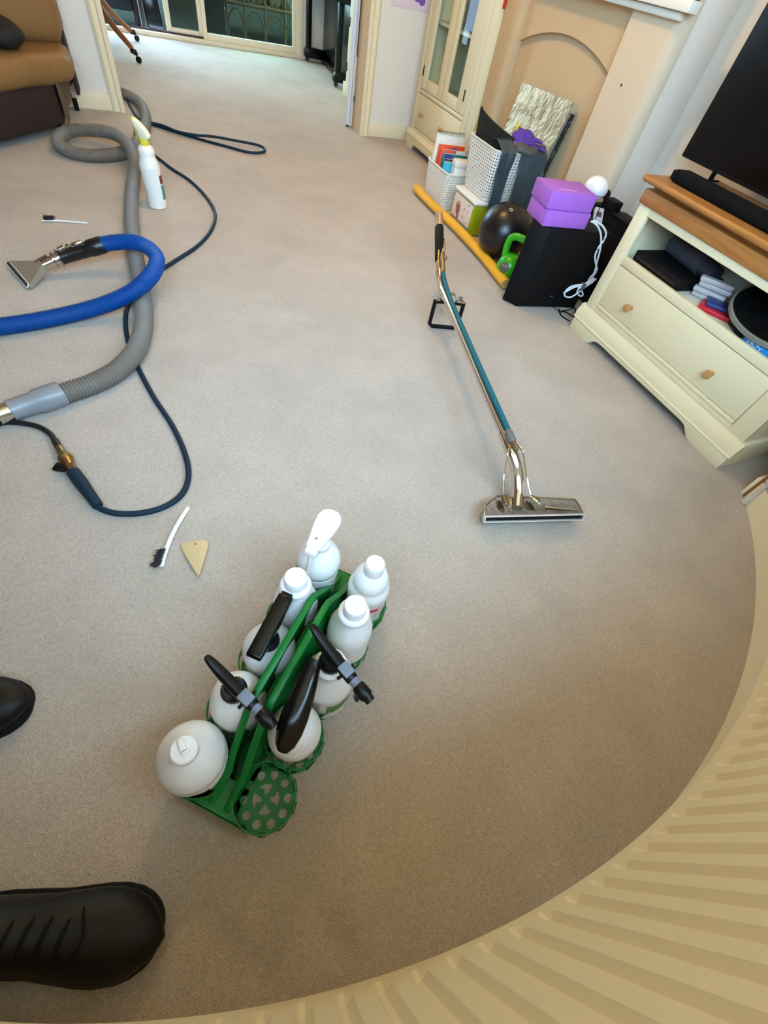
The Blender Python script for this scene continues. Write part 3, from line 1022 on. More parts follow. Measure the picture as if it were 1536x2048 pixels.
obj('plinth_side', MB().box((PX + 0.02, TY1 - 0.006, 0.0), (BX, TY1 + 0.012, 0.09), 0.002), CREAM, tv)
for y0_, y1_ in ((TY0 - 0.017, TY0 + 0.002), (TY1 - 0.002, TY1 + 0.017)):
    obj('moulding_return', MB().box((FX + 0.009, y0_, 0.0585), (BX, y1_, 0.1195), 0.003), CREAM, tv)
ot = MB()
ot.box((FX - 0.012, TY0 - 0.012, 0.535), (BX, TY1 + 0.008, 0.584), 0.008)
ot.box((FX + 0.012, TY0 + 0.008, 0.582), (BX, TY1 - 0.012, 0.600), 0.003)
obj('oak_rail', ot, OAK, tv)
obj('oak_top', MB().box((FX - 0.034, TY0 - 0.03, 0.600), (BX, TY1 + 0.026, 0.622), 0.010, seg=3), OAK, tv)

# on and above the unit
SBX = 1.80
sb = thing('soundbar', 'long black fabric soundbar lying on the oak top below the television', 'soundbar', (1.86, 1.0, 0.622))
obj('speaker_body', MB().box((SBX, 0.46, 0.623), (SBX + 0.082, 1.435, 0.661), 0.014, seg=4), mat('black_cloth', (11, 11, 12), 0.9, bump=0.3, bscale=400, spec=0.15), sb)
obj('end_cap', MB().box((SBX + 0.005, 1.43, 0.628), (SBX + 0.077, 1.438, 0.656), 0.003), BLACKM, sb)
te = thing('television', 'large black flat television standing on the oak topped unit', 'television', (2.06, 1.0, 0.622))
obj('screen_panel', MB().box((2.045, 0.42, 0.655), (2.085, 1.632, 1.36), 0.004), BLACKM, te)
obj('screen_glass', MB().box((2.0435, 0.428, 0.668), (2.0455, 1.624, 1.352), 0.0005), mat('screen_black', (9, 8, 8), 0.3, spec=0.2), te)
for y in (1.46, 1.13, 0.62):
    obj('foot', MB().box((2.01, y - 0.003, 0.6225), (2.12, y + 0.003, 0.628), 0.001), BLACKM, te)
    obj('foot_stem', MB().box((2.052, y - 0.003, 0.627), (2.078, y + 0.003, 0.66), 0.001), BLACKM, te)

# in the open shelf
SH = 0.3525
t = thing('disc_player', 'flat black disc player at the left end of the open shelf', 'disc player', (1.92, 1.26, SH))
obj('player_body', MB().box((1.80, 1.135, SH + 0.001), (2.05, 1.395, SH + 0.042), 0.004), BLACKM, t)
obj('front_strip', MB().box((1.7985, 1.15, SH + 0.012), (1.801, 1.38, SH + 0.028), 0.0005), mat('dark_brown_gloss', (34, 26, 26), 0.2), t)
t = thing('speaker_cylinder', 'dark blue grey fabric cylinder lying on the black disc player', 'speaker', (1.93, 1.2, SH + 0.04))
a_, b_ = Vector((1.955, 1.365, SH + 0.042 + 0.036)), Vector((1.925, 1.17, SH + 0.042 + 0.036))
obj('cloth_body', MB().tube([a_ + (a_ - b_).normalized() * 0.008, a_, a_.lerp(b_, 0.5), b_], [0.030, 0.036, 0.036, 0.036], 28), mat('grey_cloth', (62, 66, 74), 0.85, bump=0.3, bscale=500), t)
c_ = b_ + (b_ - a_).normalized() * 0.07
obj('end_sleeve', MB().tube([b_ + (b_ - c_) * 0.02, c_], [0.034, 0.030], 24), mat('slate_plastic', (44, 50, 66), 0.5), t)
for k in range(4):
    tag(obj('game_remote', MB().box((-0.062, -0.016, 0), (0.062, 0.016, 0.019), 0.007, M=T((1.905 - 0.012 * (k % 2), 1.065, SH + 0.001 + 0.0195 * k), R(-66 + 5 * k))), mat('white_remote_shaded', (190, 186, 186), 0.45)),  # white greyed to paint in the shade of the shelf
        ['white game remote at the bottom of the small pile in the shelf', 'white game remote second from bottom in the small pile in the shelf', 'white game remote third from bottom in the small pile in the shelf', 'white game remote on top of the small pile in the shelf'][k], 'remote', 'white remotes in the open shelf')
tag(obj('red_case', MB().box((-0.07, -0.045, 0), (0.07, 0.045, 0.014), 0.002, M=T((1.865, 0.975, SH + 0.001), R(-60))), mat('red_case', (196, 30, 46), 0.4)), 'thin red case lying flat in the open shelf', 'case')
tag(obj('blue_case', MB().box((-0.06, -0.04, 0), (0.06, 0.04, 0.012), 0.002, M=T((1.888, 0.985, SH + 0.0155), R(-52))), mat('blue_case', (40, 58, 120), 0.4)), 'thin dark blue case on top of the red case', 'case')
t = thing('round_tray', 'big round black disc with pale rim leaning at the right of the open shelf', 'tray', (1.93, 0.80, SH))
DM = T((1.95, 0.80, SH + 0.068), R(0)) @ Matrix.Rotation(R(-14), 4, 'Y') @ Matrix.Rotation(R(4), 4, 'X')
obj('disc', MB().lathe([(0.0, 0.0), (0.165, 0.0), (0.178, 0.008), (0.180, 0.016), (0.172, 0.014), (0.16, 0.008), (0.0, 0.006)], 56, M=DM, close=False), BLACKM, t)
obj('rim', MB().lathe([(0.178, 0.006), (0.186, 0.006), (0.187, 0.02), (0.180, 0.022), (0.178, 0.006)], 56, M=DM, close=False), mat('pale_rim', (128, 128, 118), 0.4), t)
tag(obj('picture_book', MB().box((-0.12, -0.085, 0), (0.12, 0.085, 0.016), 0.002, M=T((1.93, 0.79, SH + 0.018), R(-78))), mat('book_blue_white', (190, 198, 212), 0.5, var=0.35, vscale=10)), 'pale blue and white book under the round black disc', 'book')
tag(obj('brown_book', MB().box((-0.1, -0.07, 0), (0.1, 0.07, 0.014), 0.002, M=T((1.90, 0.735, SH + 0.001), R(-84))), mat('book_brown', (176, 116, 70), 0.5, var=0.5, vscale=24)), 'orange brown book at the bottom of the pile under the disc', 'book')
p_, q_ = onx(1450, 657, 1.83), onx(1493, 690, 1.81)
tag(obj('black_pen', MB().tube([(1.85, 0.905, SH + 0.008), (1.80, 0.815, SH + 0.008)], 0.007, 10), BLACKM), 'black stick shaped pen lying in front of the brown book', 'pen')
bx = obj('blue_box', MB().box((1.792, 0.635, SH + 0.0005), (1.83, 0.80, SH + 0.024), 0.002), mat('cyan_card', (22, 134, 204), 0.45))
tag(bx, 'bright blue slim box with white lettering at the front of the shelf', 'box')
tag(obj('red_box', MB().box((1.785, 0.61, SH + 0.0005), (1.82, 0.628, SH + 0.02), 0.002), mat('red_card', (206, 30, 40), 0.45)), 'small bright red box at the right end of the shelf', 'box')


def lettering(body, size, M, m, parent, name='lettering'):
    cu = bpy.data.curves.new(name, 'FONT')
    cu.body = body
    cu.size = size
    cu.extrude = size * 0.02
    to = bpy.data.objects.new(name, cu)
    COL.objects.link(to)
    dg = bpy.context.evaluated_depsgraph_get()
    me = bpy.data.meshes.new_from_object(to.evaluated_get(dg))
    bpy.data.objects.remove(to)
    Wm = W.get(root_of(parent).name)
    me.transform((Wm.inverted() @ M) if Wm is not None else M)
    me.materials.clear()
    me.materials.append(m)
    o = bpy.data.objects.new(name, me)
    COL.objects.link(o)
    o.parent = parent
    return o


def face_frame_m(origin, xdir, ydir):
    x = Vector(xdir).normalized()
    y = Vector(ydir).normalized()
    z = x.cross(y)
    m = Matrix((x, y, z)).transposed().to_4x4()
    return Matrix.Translation(origin) @ m


lettering('KP-ZY', 0.022, face_frame_m((1.7916, 0.785, SH + 0.005), (0, -1, 0), (0, 0, 1)), LABELW, bx)

# ================================================================== DISPLAY CABINET
CX = 2.02
C0, C1 = 3.335, 4.135
dc = thing('display_cabinet', 'tall cream display cabinet with two glazed doors above a drawer, in the far alcove', 'cabinet', (2.19, 3.73, 0))
obj('side_panel', MB().box((CX + 0.02, C0, 0.1), (XR - 0.01, C0 + 0.02, 1.85), 0.003), CREAM, dc)
obj('side_panel', MB().box((CX + 0.02, C1 - 0.02, 0.1), (XR - 0.01, C1, 1.85), 0.003), CREAM, dc)
obj('back_panel', MB().box((XR - 0.02, C0 + 0.02, 0.1), (XR - 0.01, C1 - 0.02, 1.85)), CREAMIN, dc)
obj('top_board', MB().box((CX - 0.02, C0 - 0.02, 1.85), (XR - 0.01, C1 + 0.02, 1.88), 0.006), CREAM, dc)
ff = MB()
ff.box((CX, C0, 0.1), (CX + 0.02, C0 + 0.045, 1.85), 0.003)
ff.box((CX, C1 - 0.045, 0.1), (CX + 0.02, C1, 1.85), 0.003)
ff.box((CX, C0 + 0.045, 0.1), (CX + 0.02, C1 - 0.045, 0.135), 0.003)
ff.box((CX, C0 + 0.045, 0.338), (CX + 0.02, C1 - 0.045, 0.362), 0.003)
obj('face_frame', ff, CREAM, dc)
obj('waist_moulding', MB().box((CX - 0.006, C0 + 0.05, 0.343), (CX + 0.005, C1 - 0.05, 0.357), 0.004), CREAM, dc)
dw = obj('drawer', MB().box((CX - 0.001, C0 + 0.048, 0.138), (CX + 0.02, C1 - 0.048, 0.335), 0.003), CREAM, dc)
for y in (3.955, 3.615):
    obj('knob', MB().lathe([(0.008, 0), (0.0075, 0.008), (0.009, 0.013), (0.0145, 0.02), (0.016, 0.026), (0.0145, 0.031), (0.009, 0.033), (0.0, 0.0335)], 20, M=T((CX - 0.001, y, 0.232), 0, 0, R(-90))), KNOBWOOD, dw)
obj('bottom_board', MB().box((CX + 0.02, C0 + 0.02, 0.36), (XR - 0.02, C1 - 0.02, 0.372)), CREAMIN, dc)
PANE = glass_mat('cabinet_glass', (0.94, 0.97, 0.95), 1.14)
ym = 3.735
for y0, y1, hy in ((C0 + 0.047, ym - 0.0015, C0 + 0.075), (ym + 0.0015, C1 - 0.047, C1 - 0.075)):
    dm = MB()
    sw = 0.085
    gl0, gl1 = (3.492, 3.671) if y0 < 3.5 else (3.804, 3.996)
    dm.box((CX - 0.002, y0, 0.366), (CX + 0.018, gl0, 1.84), 0.003)
    dm.box((CX - 0.002, gl1, 0.366), (CX + 0.018, y1, 1.84), 0.003)
    dm.box((CX - 0.002, gl0, 0.366), (CX + 0.018, gl1, 0.428), 0.001)
    dm.box((CX - 0.002, gl0, 1.76), (CX + 0.018, gl1, 1.84), 0.001)
    dd = obj('door', dm, CREAM, dc)
    obj('pane', MB().box((CX + 0.006, gl0 - 0.006, 0.422), (CX + 0.010, gl1 + 0.006, 1.766)), PANE, dd)
    hy = 3.415 if y0 < 3.5 else 4.065
    obj('hinge', MB().box((CX - 0.006, hy - 0.005, 0.43), (CX - 0.001, hy + 0.005, 0.487), 0.001), BLACKM, dd)
    obj('hinge', MB().box((CX - 0.006, hy - 0.005, 1.68), (CX - 0.001, hy + 0.005, 1.737), 0.001), BLACKM, dd)
for z in (0.70, 1.05, 1.4):
    obj('shelf', MB().box((CX + 0.03, C0 + 0.02, z), (XR - 0.02, C1 - 0.02, z + 0.016), 0.002), CREAMIN, dc)
PXC = 1.998
pl = [(C1 + 0.012, 0), (4.04, 0), (4.03, 0.012), (4.005, 0.034), (3.97, 0.042), (3.50, 0.042), (3.465, 0.034), (3.44, 0.012), (3.43, 0), (C0 - 0.012, 0), (C0 - 0.012, 0.085), (C1 + 0.012, 0.085)]
obj('plinth', MB().prism(pl, PXC, PXC + 0.02, 0, 0.001), CREAM, dc)
obj('plinth_moulding', MB().prism([(PXC - 0.003, 0.085), (PXC - 0.003, 0.09), (PXC + 0.006, 0.104), (CX + 0.004, 0.118), (CX + 0.01, 0.118), (CX + 0.01, 0.085)], C0 - 0.014, C1 + 0.014, 1), CREAM, dc, angle=25)
obj('plinth_side', MB().box((PXC + 0.02, C0 - 0.012, 0), (XR - 0.01, C0 + 0.004, 0.09), 0.002), CREAM, dc)
# things seen through the panes
tag(obj('dark_box', MB().box((2.12, 3.52, 0.717), (2.26, 3.76, 0.86), 0.004), mat('dark_olive_box', (44, 40, 30), 0.5)), 'dark box on the lower shelf behind the right glass door', 'box')
tag(obj('picture_card', MB().box((2.16, 3.50, 0.374), (2.17, 3.74, 0.60), 0.002, M=None), mat('tan_card', (206, 186, 160), 0.6, var=0.15, vscale=14)), 'tan picture card standing at the bottom behind the right glass door', 'card')
v_ = thing('glass_vase', 'slim grey vase at the bottom behind the left glass door', 'vase', (2.16, 3.97, 0.373))
obj('vase_body', MB().lathe([(0.03, 0), (0.036, 0.004), (0.03, 0.05), (0.022, 0.12), (0.026, 0.19), (0.034, 0.24), (0.030, 0.24), (0.022, 0.19), (0.018, 0.12), (0.02, 0.02), (0.0, 0.012)], 24, M=T((2.16, 3.97, 0.373))), mat('grey_ceramic', (146, 150, 142), 0.12), v_)
tag(obj('small_picture', MB().box((2.20, 3.84, 0.717), (2.22, 3.93, 0.86), 0.003), mat('frame_brown', (70, 52, 46), 0.5)), 'small brown picture on the shelf behind the left glass door', 'picture')
tag(obj('blue_jar', MB().lathe([(0.03, 0), (0.04, 0.01), (0.045, 0.06), (0.03, 0.1), (0.03, 0.11), (0, 0.11)], 20, M=T((2.2, 3.90, 1.067))), mat('jar_blue', (60, 60, 130), 0.3)), 'dark blue jar on the upper shelf behind the left glass door', 'jar')
tag(obj('dark_box', MB().box((2.12, 3.5, 1.067), (2.28, 3.76, 1.2), 0.003), mat('dark_brown_box', (58, 46, 34), 0.5)), 'dark brown box on the upper shelf behind the right glass door', 'box')
tag(obj('red_ribbon', MB().box((2.085, 3.315, 0.86), (2.098, 3.33, 1.01), 0.002), mat('ribbon_red', (206, 40, 26), 0.5)), 'narrow red strip hanging at the end of the mantel shelf', 'ribbon')
p_ = onx(1376, 5, 2.0)
tag(obj('mantel_box', MB().box((2.05, 1.96, 1.0455), (2.098, 2.06, 1.12), 0.004), mat('dark_violet', (40, 16, 46), 0.5)), 'dark violet box standing on the near end of the mantel shelf', 'box')

# ================================================================== FIREPLACE CLUTTER
# yellow foam edge guard
yl = spline([(1.632, 3.105, 0.028), (1.625, 2.8, 0.03), (1.634, 2.55, 0.03), (1.622, 2.2, 0.03), (1.603, 1.99, 0.028), (1.588, 1.855, 0.028)], 8)
eg = thing('foam_edge_guard', 'long yellow foam strip lying along the edge of the hearth', 'foam strip', (1.62, 2.5, 0))
obj('foam_bar', MB().tube(yl, [(0.028, 0.024)] * len(yl), 10), mat('yellow_foam', (240, 172, 20), 0.6, var=0.18, vscale=12, bump=0.3, bscale=20), eg)
obj('cut_end', MB().tube([yl[-1], yl[-1] + (yl[-1] - yl[-2]).normalized() * 0.004], [(0.0275, 0.0235)] * 2, 10), mat('pale_foam', (214, 172, 96), 0.8), eg)


def perf_basket(t, cx, cy, z0, z1, wx, wy, taper, ncx, ncy, nr, m, rimw=0.006, hole=0.3):
    """basket with a grid of punched holes; wx, wy sizes at the rim"""
    def ring_pt(k, zt):
        f = taper + (1 - taper) * zt
        hx, hy = wx / 2 * f, wy / 2 * f
        r = 0.03 * f
        n4 = ncx + ncy
        tot = 2 * (ncx + ncy)
        k = k % tot
        if k < ncy:
            p = Vector((-hx, hy - 2 * hy * k / ncy))
        elif k < ncy + ncx:
            p = Vector((-hx + 2 * hx * (k - ncy) / ncx, -hy))
        elif k < 2 * ncy + ncx:
            p = Vector((hx, -hy + 2 * hy * (k - ncy - ncx) / ncy))
        else:
            p = Vector((hx - 2 * hx * (k - 2 * ncy - ncx) / ncx, hy))
        # round the corners
        c = Vector((max(-hx + r, min(hx - r, p.x)), max(-hy + r, min(hy - r, p.y))))
        d = p - c
        if d.length > r:
            p = c + d.normalized() * r
        return Vector((cx + p.x, cy + p.y, z0 + (z1 - z0) * zt))
    tot = 2 * (ncx + ncy)
    vs, fs = [], []
    zb, zt_ = 0.07, 0.94
    for r_ in range(nr):
        za, zc = zb + (zt_ - zb) * r_ / nr, zb + (zt_ - zb) * (r_ + 1) / nr
        for k in range(tot):
            a, b, c, d = ring_pt(k, za), ring_pt(k + 1, za), ring_pt(k + 1, zc), ring_pt(k, zc)
            o = len(vs)
            ctr = (a + b + c + d) / 4
            out = [a, (a + b) / 2, b, (b + c) / 2, c, (c + d) / 2, d, (d + a) / 2]
            hs = []
            for i, q in enumerate(out):
                f = 0.42 if i % 2 else 0.36
                hs.append(ctr + (q - ctr) * f * (hole / 0.3))
            vs += out + hs
            for i in range(8):
                j = (i + 1) % 8
                fs.append((o + i, o + j, o + 8 + j, o + 8 + i))
    bmn = MB().raw(vs, fs)
    bmesh.ops.remove_doubles(bmn.bm, verts=bmn.bm.verts, dist=1e-5)
    w = obj('basket_wall', bmn, m, t)
    so = w.modifiers.new('thick', 'SOLIDIFY')
    so.thickness = 0.0025
    for a, b in ((0.0, zb), (zt_, 1.0)):
        band = MB().raw([v for k in range(tot) for v in (ring_pt(k, a), ring_pt(k, b))], [(2 * k, 2 * ((k + 1) % tot), 2 * ((k + 1) % tot) + 1, 2 * k + 1) for k in range(tot)])
        bo = obj('band', band, m, t)
        so = bo.modifiers.new('thick', 'SOLIDIFY')
        so.thickness = 0.0028
    obj('floor_plate', MB().raw([ring_pt(k, 0.0) for k in range(tot)] + [ring_pt(k, 0.012) for k in range(tot)], [tuple(range(tot)), tuple(range(tot, 2 * tot))] + [(k, (k + 1) % tot, tot + (k + 1) % tot, tot + k) for k in range(tot)]), m, t)
    obj('rim', MB().tube([ring_pt(k, 1.0) for k in range(tot)], [(rimw, rimw * 0.7)] * tot, 8, closed=True), m, t)


BASKW = mat('basket_white', (232, 228, 218), 0.45)
HZ = 0.0125
# small basket with books
t = thing('storage_basket', 'smaller white perforated basket full of books beside the cream cabinet', 'basket', (1.775, 2.93, HZ))
perf_basket(t, 1.775, 2.945, HZ, 0.205, 0.225, 0.30, 0.88, 12, 17, 13, BASKW)
bk = [
    ('wire_notebook', 'white spiral bound notebook standing at the back of the small basket', 'notebook', (1.775, 3.055), (0.192, 0.012), 0.338, (236, 232, 220)),
    ('orange_book', 'orange workbook standing in the small basket', 'book', (1.782, 3.032), (0.176, 0.012), 0.292, (226, 84, 26)),
    ('coral_book', 'coral red book with white corner in the small basket', 'book', (1.785, 3.010), (0.168, 0.009), 0.272, (214, 92, 70)),
    ('teal_book', 'teal and violet book in the small basket', 'book', (1.795, 2.988), (0.165, 0.012), 0.258, (40, 122, 126)),
    ('maroon_book', 'dark maroon book in the small basket', 'book', (1.80, 2.962), (0.155, 0.012), 0.238, (92, 48, 44)),
    ('cyan_book', 'thin cyan book at the front of the small basket', 'book', (1.765, 2.930), (0.14, 0.010), 0.232, (60, 180, 200)),
]
for nm, lb, ct, (x, y), (wd, th), zt_, c in bk:
    M_ = T((x, y, HZ + 0.014), R(-5), R(2), 0)
    t = thing(nm, lb, ct, (x, y, HZ + 0.014), 0, 'books in the small basket')
    hh = zt_ - HZ - 0.014
    cv = obj('cover', MB().box((-wd / 2, -th / 2, 0), (wd / 2, th / 2, hh), 0.0015, M=M_), mat(nm + '_cover', c, 0.5), t)
    obj('pages', MB().box((-wd / 2 + 0.003, -th / 2 + 0.002, 0.003), (wd / 2 + 0.0005, th / 2 - 0.002, hh + 0.0005), M=M_), LABELW, t)
    if nm == 'wire_notebook':
        for k in range(18):
            x_ = -wd / 2 + 0.01 + k * (wd - 0.02) / 17
            ring = [M_ @ Vector((x_, 0.010 * math.cos(a), hh + 0.002 + 0.010 * math.sin(a))) for a in [2 * PI * i / 10 for i in range(10)]]
            obj('wire_ring', MB().tube(ring, 0.0013, 5, closed=True, up=(1, 0, 0)), INK, t)
    if nm == 'orange_book':
        obj('cover_picture', MB().box((0.0, -th / 2 - 0.0008, hh - 0.026), (0.035, -th / 2, hh - 0.008), M=M_), mat('print_violet', (130, 80, 120), 0.5), t)
    if nm == 'coral_book':
        obj('white_corner', MB().box((0.02, -th / 2 - 0.0008, hh - 0.02), (wd / 2 - 0.001, -th / 2, hh - 0.001), M=M_), LABELW, t)
    if nm == 'teal_book':
        obj('violet_panel', MB().box((-wd / 2 + 0.01, -th / 2 - 0.0008, hh - 0.024), (-0.025, -th / 2, hh - 0.002), M=M_), mat('print_indigo', (70, 62, 150), 0.5), t)
t = thing('white_carton', 'crumpled white carton at the front right of the small basket', 'carton', (1.775, 2.87, HZ + 0.014))
obj('carton_body', MB().box((-0.04, -0.03, 0), (0.06, 0.03, 0.222), 0.006, M=T((1.775, 2.872, HZ + 0.014), R(-8))), LABELW, t)
obj('carton_lid', MB().box((-0.044, -0.034, 0.195), (0.064, 0.034, 0.236), 0.012, M=T((1.775, 2.872, HZ + 0.014), R(-8))), BASKW, t)

# lidded tub with a picture label, carrying the taller basket
tx0, tx1, ty0, ty1 = 1.662, 1.93, 2.425, 2.665
tub = thing('lidded_tub', 'lime green plastic tub with white lid and picture label on the hearth', 'tub', ((tx0 + tx1) / 2, (ty0 + ty1) / 2, HZ))
LIME = mat('lime_plastic', (150, 158, 14), 0.35)
tb = MB()
tb.box((tx0 + 0.004, ty0 + 0.008, HZ + 0.0005), (tx1, ty1, 0.172), 0.014, seg=3)
obj('tub_body', tb, LIME, tub)
obj('picture_label', MB().box((tx0 + 0.0015, ty0 + 0.02, 0.052), (tx0 + 0.006, ty1 - 0.004, 0.166), 0.001), mat('label_cream', (228, 210, 196), 0.5), tub)
obj('label_stripe', MB().box((tx0 + 0.0018, ty0 + 0.014, 0.022), (tx0 + 0.006, ty1 - 0.004, 0.052), 0.001), mat('label_teal', (88, 122, 118), 0.5), tub)
hand = MB()
hx = tx0 + 0.0012
hand.ball((hx, 2.595, 0.095), (0.0015, 0.022, 0.026), 12)
hand.ball((hx, 2.585, 0.068), (0.0015, 0.012, 0.02), 12)
for k, (dy, hz) in enumerate(((0.026, 0.124), (0.012, 0.136), (-0.002, 0.138), (-0.016, 0.128))):
    hand.tube([(hx, 2.595 + dy * 0.8, 0.1), (hx, 2.595 + dy * 1.1, hz)], [(0.0055, 0.0015), (0.004, 0.0015)], 8, up=(1, 0, 0))
obj('hand_picture', hand, mat('print_brown', (140, 84, 74), 0.6, var=0.4, vscale=90), tub)
sm = MB()
for dy, dz, w_, h_ in ((-0.075, 0.152, 0.03, 0.006), (-0.035, 0.12, 0.014, 0.014), (-0.075, 0.12, 0.012, 0.012), (-0.035, 0.08, 0.012, 0.016), (-0.07, 0.066, 0.03, 0.003), (-0.07, 0.058, 0.024, 0.003)):
    sm.box((tx0 + 0.001, 2.56 + dy - w_ / 2, dz - h_ / 2), (tx0 + 0.003, 2.56 + dy + w_ / 2, dz + h_ / 2))
obj('small_print', sm, mat('print_mauve', (180, 158, 156), 0.6), tub)
obj('lid', MB().box((tx0 - 0.006, ty0 - 0.004, 0.172), (tx1 + 0.01, ty1 + 0.01, 0.196), 0.012, seg=3), BASKW, tub)

BZ = 0.1965
big = thing('storage_basket', 'larger white perforated basket on top of the lime green tub', 'basket', (1.83, 2.545, BZ))
perf_basket(big, 1.825, 2.545, BZ, 0.432, 0.29, 0.30, 0.82, 13, 15, 15, BASKW, 0.005, 0.34)
# contents of the tall basket
t = thing('black_sheet', 'curved black sheet standing up out of the larger basket', 'sheet', (1.84, 2.56, BZ + 0.006))


def shf(u, v):
    z = BZ + 0.01 + (0.338 - 0.062 * u) * v
    return Vector((1.698 + 0.095 * u * u + 0.03 * (1 - v), 2.655 + 0.013 * v - 0.235 * u, z))


obj('sheet_body', MB().grid(14, 8, shf, 0.004), mat('black_sheet', (40, 37, 34), 0.7, spec=0.2), t)
edge = [shf(0.0, v / 8) for v in range(9)]
obj('rolled_edge', MB().tube(edge, 0.007, 8), MATS['black_sheet'], t)


def crumple(c, r, seed, amp=0.45, freq=6, seg=28):
    o = Vector((seed * 3.1, seed * 1.7, seed * 0.3))

    def fn(co):
        n = noise.noise(co * freq + o) + 0.5 * noise.noise(co * freq * 2.3 + o)
        return co * (1 + amp * n)
    return MB().ball(c, r, seg, fn=fn)


t = thing('cloth_glove', 'crumpled purple gloves with yellow tabs on top of the larger basket', 'glove', (1.9, 2.46, 0.44))
GLV = mat('purple_cloth', (84, 48, 148), 0.7)
gl = crumple((1.885, 2.485, 0.462), (0.06, 0.085, 0.042), 2, 0.5, 18)
obj('glove_body', gl, GLV, t)
gb = MB()
for (a, b_, r_) in (((1.90, 2.50, 0.47), (1.88, 2.56, 0.50), 0.018), ((1.89, 2.45, 0.47), (1.94, 2.39, 0.485), 0.016), ((1.92, 2.44, 0.45), (1.965, 2.37, 0.455), 0.015), ((1.88, 2.43, 0.46), (1.89, 2.38, 0.425), 0.014)):
    a, b_ = Vector(a), Vector(b_)
    gb.tube([a, a.lerp(b_, 0.5) + Vector((0, 0, 0.01)), b_], [(r_, r_ * 0.7), (r_ * 1.1, r_ * 0.6), (r_ * 0.5, r_ * 0.4)], 10)
obj('glove_fingers', gb, GLV, t)
YT = mat('yellow_tab', (226, 208, 10), 0.5)
obj('yellow_tab', MB().box((-0.006, -0.014, -0.018), (0.006, 0.014, 0.02), 0.005, M=T((1.868, 2.545, 0.502), R(-20))), YT, t)
obj('yellow_tab', MB().box((-0.005, -0.012, -0.014), (0.005, 0.012, 0.014), 0.005, M=T((1.83, 2.415, 0.452), R(-30))), YT, t)
t = thing('pink_bag', 'small pink pouch with white edge in the larger basket', 'pouch', (1.81, 2.47, 0.43))
obj('pouch_body', MB().ball((1.818, 2.466, 0.438), (0.03, 0.028, 0.028), 16, 0.8), mat('pink_plastic', (226, 96, 150), 0.4), t)
obj('white_edge', MB().tube(spline([(1.795, 2.485, 0.418), (1.79, 2.484, 0.440), (1.805, 2.476, 0.464)], 5), 0.004, 8), LABELW, t)
# grey green bag hanging over the near side of the basket
t = thing('plastic_bag', 'dark grey green plastic bag draped over the near side of the larger basket', 'bag', (1.84, 2.39, 0.43))
BAG = mat('bag_plastic', (58, 72, 78), 0.32, bump=0.35, bscale=26)
by = 2.39


def drape(x0, x1, zb, seed, out):
    def fn(u, v):
        x = x0 + (x1 - x0) * u
        if v < 0.3:
            s = v / 0.3
            y = by + 0.11 * (1 - s) - 0.005
            z = 0.436 + 0.02 * math.sin(s * PI) + 0.022 * (1 - s)
        else:
            s = (v - 0.3) / 0.7
            y = by - 0.012 - out * math.sin(min(1, s * 1.5) * PI / 2) + 0.0 * s
            z = 0.436 + (zb - 0.436) * s
        n = noise.noise(Vector((x * 22 + seed, v * 2.2, seed)))
        y -= abs(n) * 0.028 * min(1, v * 3)
        z += 0.012 * noise.noise(Vector((x * 16, v * 6, seed + 3)))
        x += 0.02 * (v - 0.3) * (0.5 - u)
        return Vector((x, y, z))
    return MB().grid(18, 26, fn, 0.0015)


obj('bag_flap', drape(1.70, 1.785, 0.178, 1.3, 0.0), BAG, t)
obj('bag_flap', drape(1.825, 2.0, 0.16, 4.7, 0.012), BAG, t)
obj('bag_top', crumple((1.87, 2.425, 0.445), (0.10, 0.055, 0.022), 5, 0.4, 14), mat('bag_brown', (84, 84, 76), 0.5), t)

# foil wrapped board leaning in the recess
fb = thing('foil_wrapped_board', 'tall flat parcel wrapped in crinkled silver foil leaning in the arched recess', 'parcel', (2.0, 2.6, HZ))
FOIL = mat('crinkled_foil', (176, 158, 120), 0.36, metal=0.65, bump=1.0, bscale=46, var=0.3, vscale=16)
b0 = Vector((1.955, 2.66, HZ + 0.001))
top_l, top_r = Vector((2.115, 2.955, 0.622)), Vector((2.105, 2.455, 0.643))
bot_l, bot_r = Vector((1.985, 2.915, HZ)), Vector((1.975, 2.44, HZ))
nrm = Vector((-0.98, 0, 0.2)).normalized()


def foil(u, v):
    p = top_l.lerp(top_r, u).lerp(bot_l.lerp(bot_r, u), v)
    n = noise.noise(Vector((u * 9, v * 12, 1.0))) + 0.6 * noise.noise(Vector((u * 22, v * 26, 4.0)))
    return p + nrm * (0.0035 * n) + Vector((0, 0, 0.006 * noise.noise(Vector((u * 14, v * 3, 8)))))


obj('foil_face', MB().grid(36, 44, foil, 0.004), FOIL, fb, angle=60)
obj('board_core', MB().raw([top_l, top_r, bot_r, bot_l] + [p - nrm * 0.035 for p in (top_l, top_r, bot_r, bot_l)], [(0, 1, 2, 3), (4, 5, 6, 7), (0, 1, 5, 4), (1, 2, 6, 5), (2, 3, 7, 6), (3, 0, 4, 7)]), mat('foil_edge', (200, 196, 176), 0.4, metal=0.4, bump=0.5, bscale=40), fb)


def wrapf(u, v):
    p = top_r.lerp(bot_r, v * 0.9 + 0.06) - nrm * (0.004 + 0.03 * u)
    n = noise.noise(Vector((u * 5, v * 20, 2.0)))
    return p + Vector((0, -0.008 - 0.012 * abs(n), 0))


obj('black_film', MB().grid(6, 40, wrapf, 0.002), mat('black_film', (44, 44, 46), 0.18, bump=0.6, bscale=40), fb)

